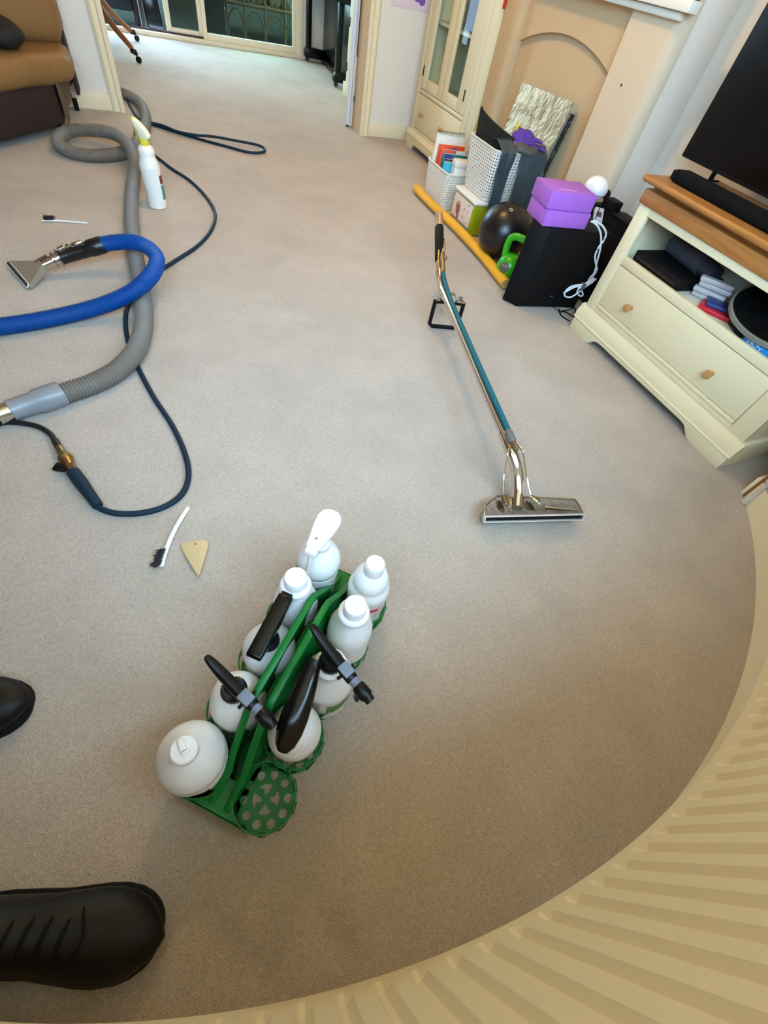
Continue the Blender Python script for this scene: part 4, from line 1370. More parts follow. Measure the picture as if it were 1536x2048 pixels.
# black exercise ball
bl = thing('medicine_ball', 'black rubber medicine ball resting on the hearth behind the kettlebell', 'ball', (1.712, 2.165, HZ))
BCtr = Vector((1.712, 2.165, HZ + 0.136))
obj('ball_shell', MB().ball(BCtr, 0.136, 48), mat('black_rubber', (22, 20, 20), 0.3, bump=0.15, bscale=180), bl)
lg = onx(1012, 434, 1.72)
dn = (Vector((1.672, 2.118, 0.27)) - BCtr).normalized()
tq = dn.to_track_quat('Z', 'Y').to_matrix().to_4x4()
lgm = MB()
for k in range(4):
    lgm.box((0.005, -0.0025, 0), (0.0075, 0.0085, 0.0015), M=Matrix.Translation(BCtr + dn * 0.1355) @ tq @ Matrix.Rotation(R(90 * k + 45), 4, 'Z'))
lgm.box((-0.002, -0.012, 0), (0.002, -0.009, 0.0015), M=Matrix.Translation(BCtr + dn * 0.1355) @ tq @ Matrix.Rotation(R(45), 4, 'Z'))
obj('printed_mark', lgm, LABELW, bl)

# kettlebell
kb = thing('kettlebell', 'bright green kettlebell with grey weight plate in front of the black ball', 'kettlebell', (1.660, 1.955, 0))
KG = mat('green_vinyl', (56, 176, 28), 0.28, coat=0.2)
kc = Vector((1.660, 1.955, 0))
KS = 1.10
obj('bell', MB().lathe([(r_ * KS, z_ * KS) for r_, z_ in ((0.034, 0.0), (0.045, 0.004), (0.059, 0.03), (0.064, 0.055), (0.059, 0.083), (0.046, 0.103), (0.03, 0.112), (0.0, 0.115))], 36, M=T(kc)), KG, kb)
hd = Vector((0.55, -0.80, 0)).normalized()
hpth = [kc + (hd * q_ + Vector((0, 0, z_))) * KS for q_, z_ in ((-0.04, 0.085), (-0.047, 0.13), (-0.044, 0.165), (-0.022, 0.183), (0.022, 0.183), (0.044, 0.165), (0.047, 0.13), (0.04, 0.085))]
hs = spline(hpth, 6)
obj('handle', MB().tube(hs, [(0.0175, 0.0175)] * len(hs), 16, up=(hd.y, -hd.x, 0)), KG, kb)
pd = Vector((-0.85, -0.45, 0.22)).normalized()
pm = Matrix.Translation(kc + Vector((0, 0, 0.062)) + pd * 0.069) @ pd.to_track_quat('Z', 'Y').to_matrix().to_4x4()
pl_ = obj('weight_plate', MB().lathe([(0.0, 0.0), (0.024, 0.0), (0.024, 0.004), (0.021, 0.0055), (0.0, 0.006)], 28, M=pm), mat('plate_grey', (96, 88, 88), 0.45), kb)
obj('plate_band', MB().box((-0.019, 0.002, 0.0055), (0.019, 0.010, 0.007), 0.001, M=pm), mat('plate_band', (140, 130, 128), 0.5), pl_)

# black subwoofer with yoga blocks
sub = thing('subwoofer', 'black angular subwoofer box standing on the carpet left of the media unit', 'speaker', (1.73, 1.77, 0))
poly = [(1.511, 1.748), (1.562, 1.676), (1.90, 1.638), (1.925, 1.88), (1.67, 1.92)]
obj('cabinet', MB().prism(poly, 0.006, 0.356, 2, 0.004), mat('black_vinyl', (10, 10, 12), 0.6, spec=0.2, bump=0.1, bscale=300), sub)
obj('small_badge', MB().box((0, -0.001, 0), (0.016, 0.0, 0.005), M=T((1.72, 1.656, 0.06), R(-6.5))), mat('badge_grey', (96, 98, 104), 0.4), sub)
for p in ((1.57, 1.70), (1.87, 1.66), (1.88, 1.85), (1.68, 1.88)):
    obj('rubber_foot', MB().lathe([(0.012, 0), (0.012, 0.007), (0, 0.007)], 12, M=T((p[0], p[1], 0.0))), BLACKM, sub)
PURP = mat('purple_foam', (168, 100, 200), 0.8, bump=0.15, bscale=220)
zb = 0.357
for nm, lb, z, dx, dy, rz, hgt in (('yoga_block', 'purple foam yoga block, the lower of the two on the black subwoofer', zb, 0.0, 0.0, -7, 0.062), ('yoga_block', 'purple foam yoga block, the upper of the two, with faint printed word', zb + 0.0625, -0.004, 0.006, -9, 0.066)):
    t = thing(nm, lb, 'yoga block', (1.65, 1.76, z), 0, 'purple yoga blocks')
    M_ = T((1.652 + dx, 1.763 + dy, z), R(rz))
    obj('foam_block', MB().box((-0.112, -0.082, 0), (0.112, 0.082, hgt), 0.005, M=M_), PURP, t)
    if z > zb:
        wr = MB()
        for k_ in range(8):
            x_ = -0.07 + 0.011 * k_
            wr.box((x_, -0.058, hgt), (x_ + 0.008, -0.050 + 0.002 * (k_ % 3), hgt + 0.0006), M=M_)
        obj('printed_word', wr, mat('pale_pink_print', (226, 160, 206), 0.7), t)

# things behind the subwoofer
t = thing('black_case', 'tall matt black case standing behind the subwoofer beside the media unit', 'case', (2.1, 1.75, 0))
obj('case_body', MB().box((2.0, 1.60, 0.0), (2.09, 1.93, 0.385), 0.006, M=None), BLACKM, t)
obj('case_lid', MB().box((1.995, 1.62, 0.378), (2.095, 1.80, 0.389), 0.004), BLACKM, t)
t = thing('mains_adaptor', 'small black mains adaptor resting on the tall black case', 'adaptor', (2.02, 1.85, 0.386))
obj('adaptor_body', MB().box((1.995, 1.80, 0.3855), (2.06, 1.875, 0.425), 0.006), BLACKM, t)
obj('adaptor_cap', MB().ball((2.01, 1.885, 0.43), (0.02, 0.02, 0.02), 16), BLACKM, t)
t = thing('white_hub', 'round glossy white wireless hub behind the purple yoga blocks', 'hub', (1.94, 1.95, 0.35))
obj('hub_shell', MB().ball((1.965, 1.92, 0.442), (0.055, 0.06, 0.047), 28), mat('white_gloss', (244, 240, 244), 0.25), t)
obj('hub_stand', MB().lathe([(0.05, 0.0), (0.05, 0.01), (0.016, 0.02), (0.014, 0.40), (0.0, 0.40)], 20, M=T((1.965, 1.925, HZ))), MATS['white_gloss'], t)
obj('hub_seam', MB().lathe([(0.0562, 0.0), (0.0575, 0.002), (0.0562, 0.004)], 32, M=T((1.965, 1.92, 0.424)), close=False), mat('seam_grey', (120, 116, 124), 0.5), t)
t = thing('extension_block', 'grey white socket block wedged behind the yoga blocks', 'socket block', (1.87, 1.80, 0.34))
obj('block_body', MB().box((-0.09, -0.022, -0.012), (0.03, 0.022, 0.012), 0.004, M=T((1.93, 1.80, 0.372), R(60), 0, R(-32))), mat('pale_grey_plastic', (182, 190, 204), 0.4), t)
for k in range(2):
    obj('socket', MB().box((-0.07 + 0.05 * k, -0.012, 0.011), (-0.045 + 0.05 * k, 0.012, 0.0135), 0.001, M=T((1.93, 1.80, 0.372), R(60), 0, R(-32))), INK, t)

# white cable bundle, hanging down and tied
WC = mat('white_cable', (226, 232, 238), 0.4)
wc = thing('white_cable', 'white mains cable looping down beside the subwoofer, tied in a bundle', 'cable', (1.88, 1.62, 0.1))
Xc = 1.93
Yw = 1.625


def wp(x, y, X=Xc):
    return ony(x, y, Yw + (X - Xc))


c1 = spline([wp(1183, 443), wp(1192, 444), wp(1205, 452), wp(1212, 466), wp(1208, 480), wp(1197, 495), wp(1190, 512), wp(1192, 530), wp(1194, 540), wp(1186, 552), wp(1176, 562)], 6)
c2 = spline([wp(1186, 444), wp(1195, 452), wp(1201, 466), wp(1202, 480), wp(1200, 500), wp(1195, 520), wp(1192, 534), wp(1188, 546, Xc - 0.01), wp(1178, 558)], 6)
obj('cable_run', MB().tube(c1, 0.0042, 8), WC, wc)
obj('cable_run', MB().tube(c2, 0.0042, 8), WC, wc)
Yc = 1.60


def wq(x, y, dy=0.0):
    return ony(x, y, Yc + dy)


for pts in ([(1188, 556), (1168, 568), (1145, 572), (1131, 582), (1130, 592), (1142, 594), (1158, 584), (1170, 574), (1186, 564)],
            [(1190, 560), (1170, 571), (1150, 574), (1136, 581), (1127, 586)],
            [(1192, 558), (1172, 570), (1160, 575), (1154, 584), (1160, 592), (1166, 590), (1164, 580), (1172, 572), (1188, 560)]):
    k = random.random() * 0.012
    obj('cable_loop', MB().tube(spline([wq(x, y, -k) for x, y in pts], 6), 0.004, 8), WC, wc)
tp = wq(1165, 573, -0.008)
obj('tie_strap', MB().box((-0.011, -0.012, -0.016), (0.006, 0.012, 0.016), 0.004, M=T(tp, 0, 0, R(20))), mat('strap_grey', (84, 86, 90), 0.7), wc)
bc = thing('black_cable', 'thin black cables trailing down the subwoofer and curling on the carpet', 'cable', (1.8, 1.6, 0))
for pts, X, r_ in (([(1187, 420), (1183, 455), (1170, 480), (1162, 510), (1156, 545), (1156, 565)], 1.86, 0.0018), ([(1200, 415), (1190, 440), (1186, 452)], 1.9, 0.002)):
    obj('cable_run', MB().tube(spline([onx(x, y, X) for x, y in pts], 6), r_, 6), BLACKM, bc)
obj('cable_run', MB().tube(spline([ony(x, y, 1.61) for x, y in ((1136, 551), (1110, 575), (1095, 592), (1094, 602), (1105, 612), (1118, 622))], 6), 0.0018, 6), BLACKM, bc)
for pts in ([(1118, 618), (1122, 630), (1132, 638), (1140, 642)], [(1118, 624), (1130, 624), (1142, 630), (1150, 634)], [(1180, 590), (1165, 596), (1152, 602), (1146, 614), (1136, 620), (1122, 622)], [(1172, 588), (1160, 600), (1162, 616), (1150, 626)]):
    q_ = [at(x, y, 0.004) for x, y in pts]
    for v_ in q_:
        v_.y = max(v_.y, 1.50)
        v_.x = min(v_.x, 1.90)
    obj('cable_run', MB().tube(spline(q_, 6), 0.003, 6), BLACKM, bc)
# ================================================================== CARPET CLEANING WAND
wd = thing('carpet_wand', 'long polished steel carpet cleaning wand lying on the carpet with teal hose along its tube', 'wand', (0.95, 1.1, 0))
HL, HR = at(967, 1041, 0.046), at(1166, 1036, 0.046)
HL.z = HR.z = 0.0
HW = (HR - HL).length
ev = (HR - HL).normalized()
nv = Vector((-ev.y, ev.x, 0))
HM = Matrix((ev, nv, Vector((0, 0, 1)))).transposed().to_4x4()
HM = Matrix.Translation((HL + HR) / 2) @ HM          # x along the lip, y to the back, z up
h2 = HW / 2
lip = MB()
LIPM = LIPST
zl0, zl1 = -0.010, 0.010
LM_ = HM @ Matrix.Translation((0, 0, 0.051)) @ Matrix.Rotation(R(-32), 4, 'X')     # the mouth faces forward and up
lip.box((-h2, -0.004, zl0), (h2, 0.012, zl0 + 0.003), 0.0012, M=LM_)
lip.box((-h2, -0.004, zl1 - 0.003), (h2, 0.012, zl1), 0.0012, M=LM_)
lip.box((-h2, -0.004, zl0 + 0.003), (-h2 + 0.003, 0.012, zl1 - 0.003), 0.0005, M=LM_)
lip.box((h2 - 0.003, -0.004, zl0 + 0.003), (h2, 0.012, zl1 - 0.003), 0.0005, M=LM_)
obj('suction_lip', lip, LIPM, wd)
obj('lip_slot', MB().box((-h2 + 0.002, 0.006, zl0 + 0.002), (h2 - 0.002, 0.010, zl1 - 0.002), M=LM_), BLACKM, wd)
bk0, bk1 = -h2 + 0.062, h2 - 0.008
hull_v = [(-h2, 0.010, 0.058), (h2, 0.010, 0.058), (h2 - 0.002, 0.040, 0.058), (bk1, 0.062, 0.058), (bk0, 0.078, 0.058), (-h2 + 0.016, 0.045, 0.058),
          (-h2, 0.012, 0.040), (h2, 0.012, 0.040), (h2 - 0.004, 0.046, 0.004), (bk1, 0.068, 0.004), (bk0, 0.084, 0.004), (-h2 + 0.016, 0.050, 0.004), (-0.04, 0.036, 0.048), (0.045, 0.034, 0.048)]
hull = MB().raw([HM @ Vector(p) for p in hull_v], [(0, 12, 5), (12, 4, 5), (0, 1, 13, 12), (12, 13, 3, 4), (13, 1, 2), (13, 2, 3), (6, 7, 8, 9, 10, 11), (0, 1, 7, 6), (1, 2, 8, 7), (2, 3, 9, 8), (3, 4, 10, 9), (4, 5, 11, 10), (5, 0, 6, 11)])
hd_ = obj('head_plate', hull, STEELD, wd, angle=25)
flg = MB()
fp = [HM @ Vector(p) for p in ((-h2 + 0.002, 0.012, 0.059), (-h2 + 0.016, 0.046, 0.060), (bk0, 0.079, 0.060), (bk1, 0.063, 0.060), (h2 - 0.002, 0.041, 0.060), (h2 - 0.001, 0.012, 0.059))]
flg.tube(fp, 0.0022, 8)
obj('edge_roll', flg, CHROME, hd_)
obj('pressed_rib', MB().tube([HM @ Vector(p) for p in ((0.05, 0.040, 0.053), (h2 - 0.012, 0.020, 0.060))], [(0.004, 0.002), (0.001, 0.001)], 8), CHROME, hd_)
ew = [at(1034, 1014, 0.048), at(1036, 985, 0.068), at(1035, 955, 0.095), at(1030, 925, 0.125), at(1020, 897, 0.145), at(1008, 868, 0.148)]
ew = spline(ew, 6)
obj('elbow', MB().tube(ew, [0.0185] * len(ew), 24), CHROME, wd)
t0, t1 = at(1014, 882, 0.148), at(884, 577, 0.152)
obj('main_tube', MB().tube([t0, t1], 0.0158, 24), CHROME, wd)
t2 = at(878, 428, 0.30)
bend = spline([t1.lerp(t0, 0.02), t1, at(880, 560, 0.16), at(879, 540, 0.18), t2.lerp(at(879, 540, 0.18), 0.5), t2], 6)
obj('handle_tube', MB().tube(bend, 0.0165, 24), CHROME, wd)
ga, gb_ = at(879, 540, 0.18), t2
obj('tube_bore', MB().tube([t2, t2 + (t2 - ga).normalized() * 0.0006], 0.0145, 20), BLACKM, wd)
obj('rubber_grip', MB().tube([ga.lerp(gb_, q) for q in (0.14, 0.16, 0.74, 0.76)], [0.0180, 0.0198, 0.0198, 0.0180], 24), BLACKM, wd)
th = spline([at(1021, 874, 0.172), at(1016, 860, 0.174), at(962, 740, 0.176), at(908, 616, 0.176), at(893, 575, 0.178), at(888, 556, 0.186), at(886, 545, 0.193)], 6)
obj('solution_hose', MB().tube(th, 0.0092, 14), TEAL, wd)
fa, fb_ = at(1016, 862, 0.174), at(1026, 885, 0.170)
obj('hose_fitting', MB().tube([fa, fa.lerp(fb_, 0.15), fa.lerp(fb_, 0.8), fb_], [0.0100, 0.0125, 0.0125, 0.009], 14), mat('grey_rubber', (104, 100, 96), 0.6), wd)
jn = at(1031, 893, 0.168)
obj('manifold', MB().tube([fb_, jn, jn + (jn - fb_).normalized() * 0.012], [0.008, 0.0085, 0.006], 12), OLDBRASS, wd)
jets = ((1006, 992, 1013, 1009), (1060, 992, 1077, 1006))
for k, (x0, y0, x1, y1) in enumerate(jets):
    ja, jb = at(x0, y0, 0.072), at(x1, y1, 0.068)
    sgn = -1 if k == 0 else 1
    top = jn + ev * (0.012 * sgn)
    rod = spline([jn, top, at(1016 if k == 0 else 1046, 905, 0.165), at(1008 if k == 0 else 1053, 950, 0.11), ja + Vector((0, 0, 0.006))], 6)
    obj('spray_rod', MB().tube(rod, 0.0026, 8), CHROME, wd)
    jet = obj('spray_jet', MB().tube([ja, ja.lerp(jb, 0.25), ja.lerp(jb, 0.3), ja.lerp(jb, 0.9), jb], [0.007, 0.007, 0.0095, 0.0095, 0.007], 12), OLDBRASS, wd)
    obj('jet_tip', MB().tube([jb, jb + (jb - ja).normalized() * 0.003], 0.0055, 12), CHROME, jet)
# trigger valve near the grip
va = [at(886, 546, 0.193), at(885.5, 536, 0.2), at(885.5, 533, 0.204), at(885, 520, 0.214), at(885, 508, 0.223)]
obj('valve_body', MB().tube(va, [0.0095, 0.0105, 0.0085, 0.0115, 0.0105], 14), OLDBRASS, wd)
obj('valve_knob', MB().ball(at(890, 516, 0.218), 0.0095, 14), OLDBRASS, wd)
vb = [at(886, 507, 0.223), at(887, 499, 0.23), at(887.5, 494, 0.234), at(888, 488, 0.238), at(889, 479, 0.246)]
obj('quick_connector', MB().tube(vb, [0.0085, 0.0085, 0.0055, 0.0065, 0.0045], 12), CHROME, wd)
obj('trigger_lever', MB().tube([at(879, 536, 0.192), at(877, 515, 0.215), at(878, 500, 0.232)], [(0.005, 0.002)] * 3, 8), OLDBRASS, wd)
# auxiliary D handle
ba, bb = Vector((1.003, 1.556, 0)), Vector((1.125, 1.523, 0))
zt_ = 0.128
obj('clamp_plate', MB().tube([ba + Vector((0, 0, zt_)), ba.lerp(bb, 0.28) + Vector((0, 0, zt_ + 0.002)), ba.lerp(bb, 0.40) + Vector((0, 0, zt_ + 0.028)), ba.lerp(bb, 0.60) + Vector((0, 0, zt_ + 0.028)), ba.lerp(bb, 0.72) + Vector((0, 0, zt_ + 0.002)), bb + Vector((0, 0, zt_))], [(0.014, 0.002)] * 6, 8), STEELD, wd)
up_ = lambda z: Vector((0, 0, z))
dh = [ba + up_(zt_ - 0.004), ba + up_(0.06), ba + up_(0.02), ba.lerp(bb, 0.10) + up_(0.0095), ba.lerp(bb, 0.9) + up_(0.0095), bb + up_(0.02), bb + up_(0.06), bb + up_(zt_ - 0.004)]
obj('d_handle', MB().tube(dh, [(0.0085, 0.0085)] * len(dh), 10, up=(0.26, 0.96, 0)), BLACKM, wd)
obj('d_handle_bar', MB().tube([ba + up_(zt_ - 0.01), ba.lerp(bb, 0.3) + up_(zt_ - 0.008)], [(0.008, 0.008)] * 2, 8), BLACKM, wd)
obj('d_handle_bar', MB().tube([bb.lerp(ba, 0.3) + up_(zt_ - 0.008), bb + up_(zt_ - 0.01)], [(0.008, 0.008)] * 2, 8), BLACKM, wd)
for q in (0.17, 0.83):
    c = ba.lerp(bb, q) + up_(zt_ + 0.002)
    wn = MB().cyl(c, c + up_(0.018), 0.003, 8)
    wn.box((-0.010, -0.0015, 0.006), (0.010, 0.0015, 0.020), 0.0014, M=T(c, R(-15)))
    obj('wing_nut', wn, STEELD, wd)

# ================================================================== HOSES
# thick grey vacuum hose
gp = [(243, 186, .031), (262, 193, .031), (280, 206, .031), (291, 228, .031), (290, 255, .031), (276, 285, .031), (250, 304, .031), (205, 311, .032), (155, 307, .034), (124, 294, .038), (116, 280, .045), (135, 264, .055), (180, 260, .068), (225, 267, .082), (254, 287, .095), (268, 318, .085), (268, 350, .055), (264, 385, .034), (263, 430, .031), (268, 490, .031), (279, 555, .031), (287, 610, .033), (287, 655, .037), (272, 700, .038), (238, 739, .034), (190, 766, .031), (150, 780, .031), (118, 791, .031)]
gpts = spline([at(*p) for p in gp], 14)
vh = thing('vacuum_hose', 'thick grey corrugated vacuum hose with a loop, snaking over the carpet', 'hose', tuple(at(268, 490, 0)))
obj('hose_body', ribbed(gpts, 0.0308, 0.0094, 0.0038, 16), HOSEG, vh)
d_ = (gpts[-1] - gpts[-6]).normalized()
e0 = gpts[-1]
c_pts = [e0 - d_ * 0.012, e0 - d_ * 0.010, e0 + d_ * 0.055, e0 + d_ * 0.062, e0 + d_ * 0.125, e0 + d_ * 0.127]
e_ = Vector((0, 0, 0.004))
obj('hose_cuff', MB().tube([p + e_ for p in c_pts], [0.033, 0.0352, 0.0352, 0.0305, 0.0295, 0.028], 28), CUFFG, vh)
obj('steel_tube', MB().tube([e0 + d_ * 0.12 + e_, e0 + d_ * 0.172 + e_], 0.0255, 24), CHROME, vh)
obj('black_sleeve', MB().tube([e0 + d_ * 0.160 + e_, e0 + d_ * 0.163 + e_, e0 + d_ * 0.36 + e_], [0.027, 0.0285, 0.0285], 24), BLACKM, vh)

# blue upholstery hose with its hand tool
bp_ = [(205, 489, .105), (230, 485, .112), (262, 484, .120), (292, 493, .122), (313, 514, .121), (309, 540, .120), (286, 568, .112), (250, 592, .082), (205, 611, .052), (150, 626, .033), (90, 639, .029), (30, 649, .028), (-60, 660, .028), (-160, 664, .028)]
bpts = spline([at(*p) for p in bp_], 14)
bh = thing('upholstery_hose', 'bright blue ribbed hose looping over the grey hose to a steel hand tool', 'hose', tuple(at(205, 611, 0)))
obj('hose_body', ribbed(bpts, 0.0280, 0.0070, 0.0030, 16), HOSEB, bh)
h0, h1 = at(207, 489, .104), at(119, 516, .066)
obj('tape_grip', MB().tube([h0, h0.lerp(h1, 0.04), h0.lerp(h1, 0.3), h0.lerp(h1, 0.33), h1], [0.0285, 0.0300, 0.0295, 0.0265, 0.0235], 20), mat('black_tape', (18, 14, 12), 0.35, bump=0.4, bscale=60), bh)
h2_ = at(86, 531, .048)
obj('tool_neck', MB().tube([h1.lerp(h0, 0.04), h1, h1.lerp(h2_, 0.4), h2_], [0.0215, 0.0225, 0.0185, 0.016], 20), CHROME, bh)
dd_ = (h0 - h1).normalized()
sd_ = dd_.cross(Vector((0, 0, 1))).normalized()
uu_ = sd_.cross(dd_)
cl = MB()
cl.tube([h1 - dd_ * 0.004, h1 + dd_ * 0.004], 0.0275, 20)
cl.tube([h1 - dd_ * 0.022, h1 - dd_ * 0.015], 0.0245, 20)
obj('hose_clamp', cl, STEELD, bh)
for f0, f1, m_ in ((0.06, 0.24, CHROME), (0.26, 0.34, OLDBRASS), (0.36, 0.62, CHROME)):
    a_, b_ = h1.lerp(h0, f0) + uu_ * 0.026, h1.lerp(h0, f1) + uu_ * 0.030
    obj('valve_pipe', MB().tube([a_, a_.lerp(b_, 0.1), a_.lerp(b_, 0.9), b_], [0.006, 0.0085, 0.0085, 0.006], 12), m_, bh)
jx = h1.lerp(h2_, 0.5) + uu_ * 0.022
obj('jet_pipe', MB().tube([jx, jx - dd_ * 0.05 - uu_ * 0.006], [0.006, 0.003], 10), CHROME, bh)
l0, l1 = at(19, 526, .020), at(60, 574, .012)
lc = (l0 + l1) / 2
lv = (l1 - l0).normalized()
fw = (lc - h2_).normalized()
up2 = lv.cross(fw).normalized()
if up2.z < 0:
    up2 = -up2
hv = []
for c, w_, t_ in ((h2_, 0.015, 0.013), (lc - fw * 0.004, (l1 - l0).length / 2, 0.0075), (lc + fw * 0.003, (l1 - l0).length / 2, 0.0075)):
    for sx, sy in ((-1, -1), (1, -1), (1, 1), (-1, 1)):
        hv.append(c + lv * (w_ * sx) + up2 * (t_ * sy))
fs = []
for k in (0, 4):
    for i in range(4):
        j = (i + 1) % 4
        fs.append((k + i, k + j, k + 4 + j, k + 4 + i))
fs += [(0, 1, 2, 3), (8, 9, 10, 11)]
obj('nozzle_fan', MB().raw(hv, fs), mat('brushed_steel', (178, 168, 148), 0.5, metal=0.6), bh, angle=25)
L2 = (l1 - l0).length / 2
fn_ = (fw * 0.5 + up2 * 0.87).normalized()      # the mouth is turned upwards
un_ = fn_.cross(lv).normalized()
lm = Matrix((lv, un_, fn_)).transposed().to_4x4()
lm = Matrix.Translation(lc + fw * 0.002 + up2 * 0.004) @ lm
lp = MB()
lp.box((-L2 - 0.001, -0.0085, 0), (L2 + 0.001, -0.0065, 0.004), 0.0008, M=lm)
lp.box((-L2 - 0.001, 0.0065, 0), (L2 + 0.001, 0.0085, 0.004), 0.0008, M=lm)
lp.box((-L2 - 0.001, -0.0085, 0), (-L2 + 0.001, 0.0085, 0.004), 0.0008, M=lm)
lp.box((L2 - 0.001, -0.0085, 0), (L2 + 0.001, 0.0085, 0.004), 0.0008, M=lm)
obj('nozzle_lip', lp, CAPW, bh)
obj('nozzle_slot', MB().box((-L2 + 0.001, -0.0066, 0.001), (L2 - 0.001, 0.0066, 0.003), M=lm), BLACKM, bh)

# thin dark blue solution hose
np_ = [(243, 178, .02), (252, 195, .012), (264, 218, .009), (279, 238, .009), (298, 246, .009), (330, 257, .009), (365, 268, .009), (405, 280, .009), (450, 292, .009), (495, 304, .009), (522, 305, .010), (530, 299, .013), (515, 290, .018), (470, 281, .024), (425, 273, .026), (390, 270, .025), (355, 263, .022), (325, 251, .022), (298, 246, .024), (278, 253, .022), (270, 268, .016), (280, 292, .010), (315, 315, .009), (345, 338, .009), (380, 361, .009), (412, 393, .009), (430, 426, .009), (423, 459, .009), (396, 491, .009), (350, 522, .009), (310, 548, .009), (275, 578, .009), (256, 612, .009), (251, 645, .009), (256, 682, .009), (267, 712, .009), (281, 745, .009), (308, 795, .009), (345, 852, .009), (370, 908, .009), (377, 952, .009), (364, 988, .009), (330, 1013, .009), (283, 1026, .009), (235, 1027, .011), (203, 1018, .014), (190, 1006, .016)]
nh = thing('solution_hose', 'thin dark blue hose winding under the grey hose to a brass coupling', 'hose', tuple(at(345, 850, 0)))
npts = spline([at(*p) for p in np_], 10)
obj('hose_body', MB().tube(npts, 0.0078, 12), NAVY, nh)
s0, s1 = at(197, 1013, .017), at(147, 945, .018)
obj('rubber_sleeve', MB().tube([s0, s0.lerp(s1, 0.02), s0.lerp(s1, 0.35), s0.lerp(s1, 0.7), s1], [0.0105, 0.0125, 0.0145, 0.0170, 0.0165], 18), NAVY, nh)
k0 = at(140, 932, .018)
obj('coupler_hex', MB().tube([s1, s1.lerp(k0, 0.95)], 0.0135, 6), BRASS, nh)
k1 = at(118, 896, .018)
obj('coupler_body', MB().tube([k0.lerp(k1, q) for q in (-0.05, 0.1, 0.25, 0.3, 0.34, 0.4, 0.44, 0.5, 0.62, 0.8, 1.0)], [0.011, 0.015, 0.0165, 0.0185, 0.0165, 0.0185, 0.0165, 0.0165, 0.012, 0.011, 0.0105], 20), BRASS, nh)
vl = s1.lerp(k0, 0.5)
lvx = Vector((-0.9, 0.25, 0))
obj('tap_lever', MB().box((-0.016, -0.014, -0.004), (0.016, 0.014, 0.006), 0.005, M=T(vl + Vector((-0.024, 0.008, 0.004)), R(-25))), BLACKP, nh)
k2 = [k1, at(109, 880, .016), at(98, 866, .013), at(75, 853, .010), at(40, 846, .009), at(0, 845, .009), at(-80, 850, .009)]
obj('black_tail', MB().tube(spline(k2, 8), [0.0095] * 8 + [0.0075] * 41, 12), mat('black_hose', (18, 18, 22), 0.45), nh)

# ================================================================== SMALL TOOLS
def detail_brush(label, pts, hd0, hd1, side, group):
    t = thing('detail_brush', label, 'brush', tuple(Vector((pts[0].x, pts[0].y, 0))), 0, group)
    sp = spline(pts, 8)
    obj('handle', MB().tube(sp, [(0.0058, 0.0036)] * len(sp), 10), mat('brush_handle', (236, 234, 226), 0.45), t)
    tuft = MB()
    ax = (hd1 - hd0)
    for i in range(9):
        for j in (-1, 0, 1):
            c = hd0 + ax * (i / 8) + Vector((0, 0, 0.0015 * j))
            for k in range(3):
                dirv = side + Vector((random.uniform(-.25, .25), random.uniform(-.25, .25), random.uniform(-.2, .35)))
                tuft.tube([c, c + dirv * 0.011, c + dirv * 0.021 + Vector((random.uniform(-.003, .003), random.uniform(-.003, .003), random.uniform(-0.001, .003)))], [0.0022, 0.002, 0.0010], 5)
    for v_ in tuft.bm.verts:
        v_.co.z = max(v_.co.z, 0.001)
    o = obj('bristles', tuft, mat('black_bristle', (26, 20, 30), 0.8), t)
    return t


pA = [at(175, 446, .005), at(140, 443, .006), at(108, 441, .007), at(84, 441, .009)]
detail_brush('small white handled brush lying flat, left of the grey hose', pA, at(88, 440, .012), at(106, 440, .010), Vector((0.05, 0.95, 0.15)), 'white handled detail brushes')
pB = [at(376, 1015, .005), at(362, 1037, .007), at(348, 1062, .009), at(337, 1087, .009), at(328, 1112, .009), at(323, 1133, .009)]
detail_brush('white handled brush with curved handle, above the tan scraper', pB, at(333, 1098, .010), at(323, 1128, .010), Vector((-0.95, -0.1, -0.05)), 'white handled detail brushes')

sc = [at(x, y, 0) for x, y in ((363, 1098), (364, 1091), (372, 1088), (405, 1084), (414, 1084), (418, 1090), (417, 1101), (401, 1152), (397, 1155), (394, 1152), (370, 1112))]
so_ = thing('bone_scraper', 'tan wooden wedge shaped scraper lying flat on the carpet', 'scraper', tuple(at(393, 1115, 0)))
obj('blade', MB().prism([(p.x, p.y) for p in sc], 0.003, 0.011, 2, 0.002), mat('tan_scraper', (206, 180, 136), 0.5, var=0.06, vscale=30), so_)
hp_ = at(391, 1088, 0.0115)
obj('hang_hole', MB().lathe([(0.0, 0), (0.0022, 0), (0.0022, 0.0004), (0, 0.0004)], 12, M=T(hp_ + Vector((0, 0, -0.0003)))), INK, so_)

# tall spray bottle between the hoses
sbp = Vector((0.016, 2.755, 0.0))
t = thing('spray_bottle', 'tall white spray bottle with yellow collar standing between the hoses', 'spray bottle', tuple(sbp))
_, M_ = bottle_body(t, [(0.038, 0), (0.043, 0.004), (0.044, 0.01), (0.044, 0.145), (0.0455, 0.165), (0.0455, 0.172), (0.040, 0.190), (0.0345, 0.206), (0.0335, 0.213), (0.036, 0.222), (0.0345, 0.236), (0.025, 0.247), (0.017, 0.251)], mat('aged_white_plastic', (236, 232, 222), 0.42, var=0.05, vscale=14), sbp)
YELC = mat('yellow_collar', (226, 206, 60), 0.45)
HEADW = mat('sprayer_ivory', (238, 232, 204), 0.45)
obj('collar', MB().lathe([(0.0195, 0.246), (0.0205, 0.249), (0.0195, 0.272), (0.013, 0.276), (0, 0.276)], 24, M=M_), YELC, t)
H = M_ @ T((0, 0, 0.272), R(142))
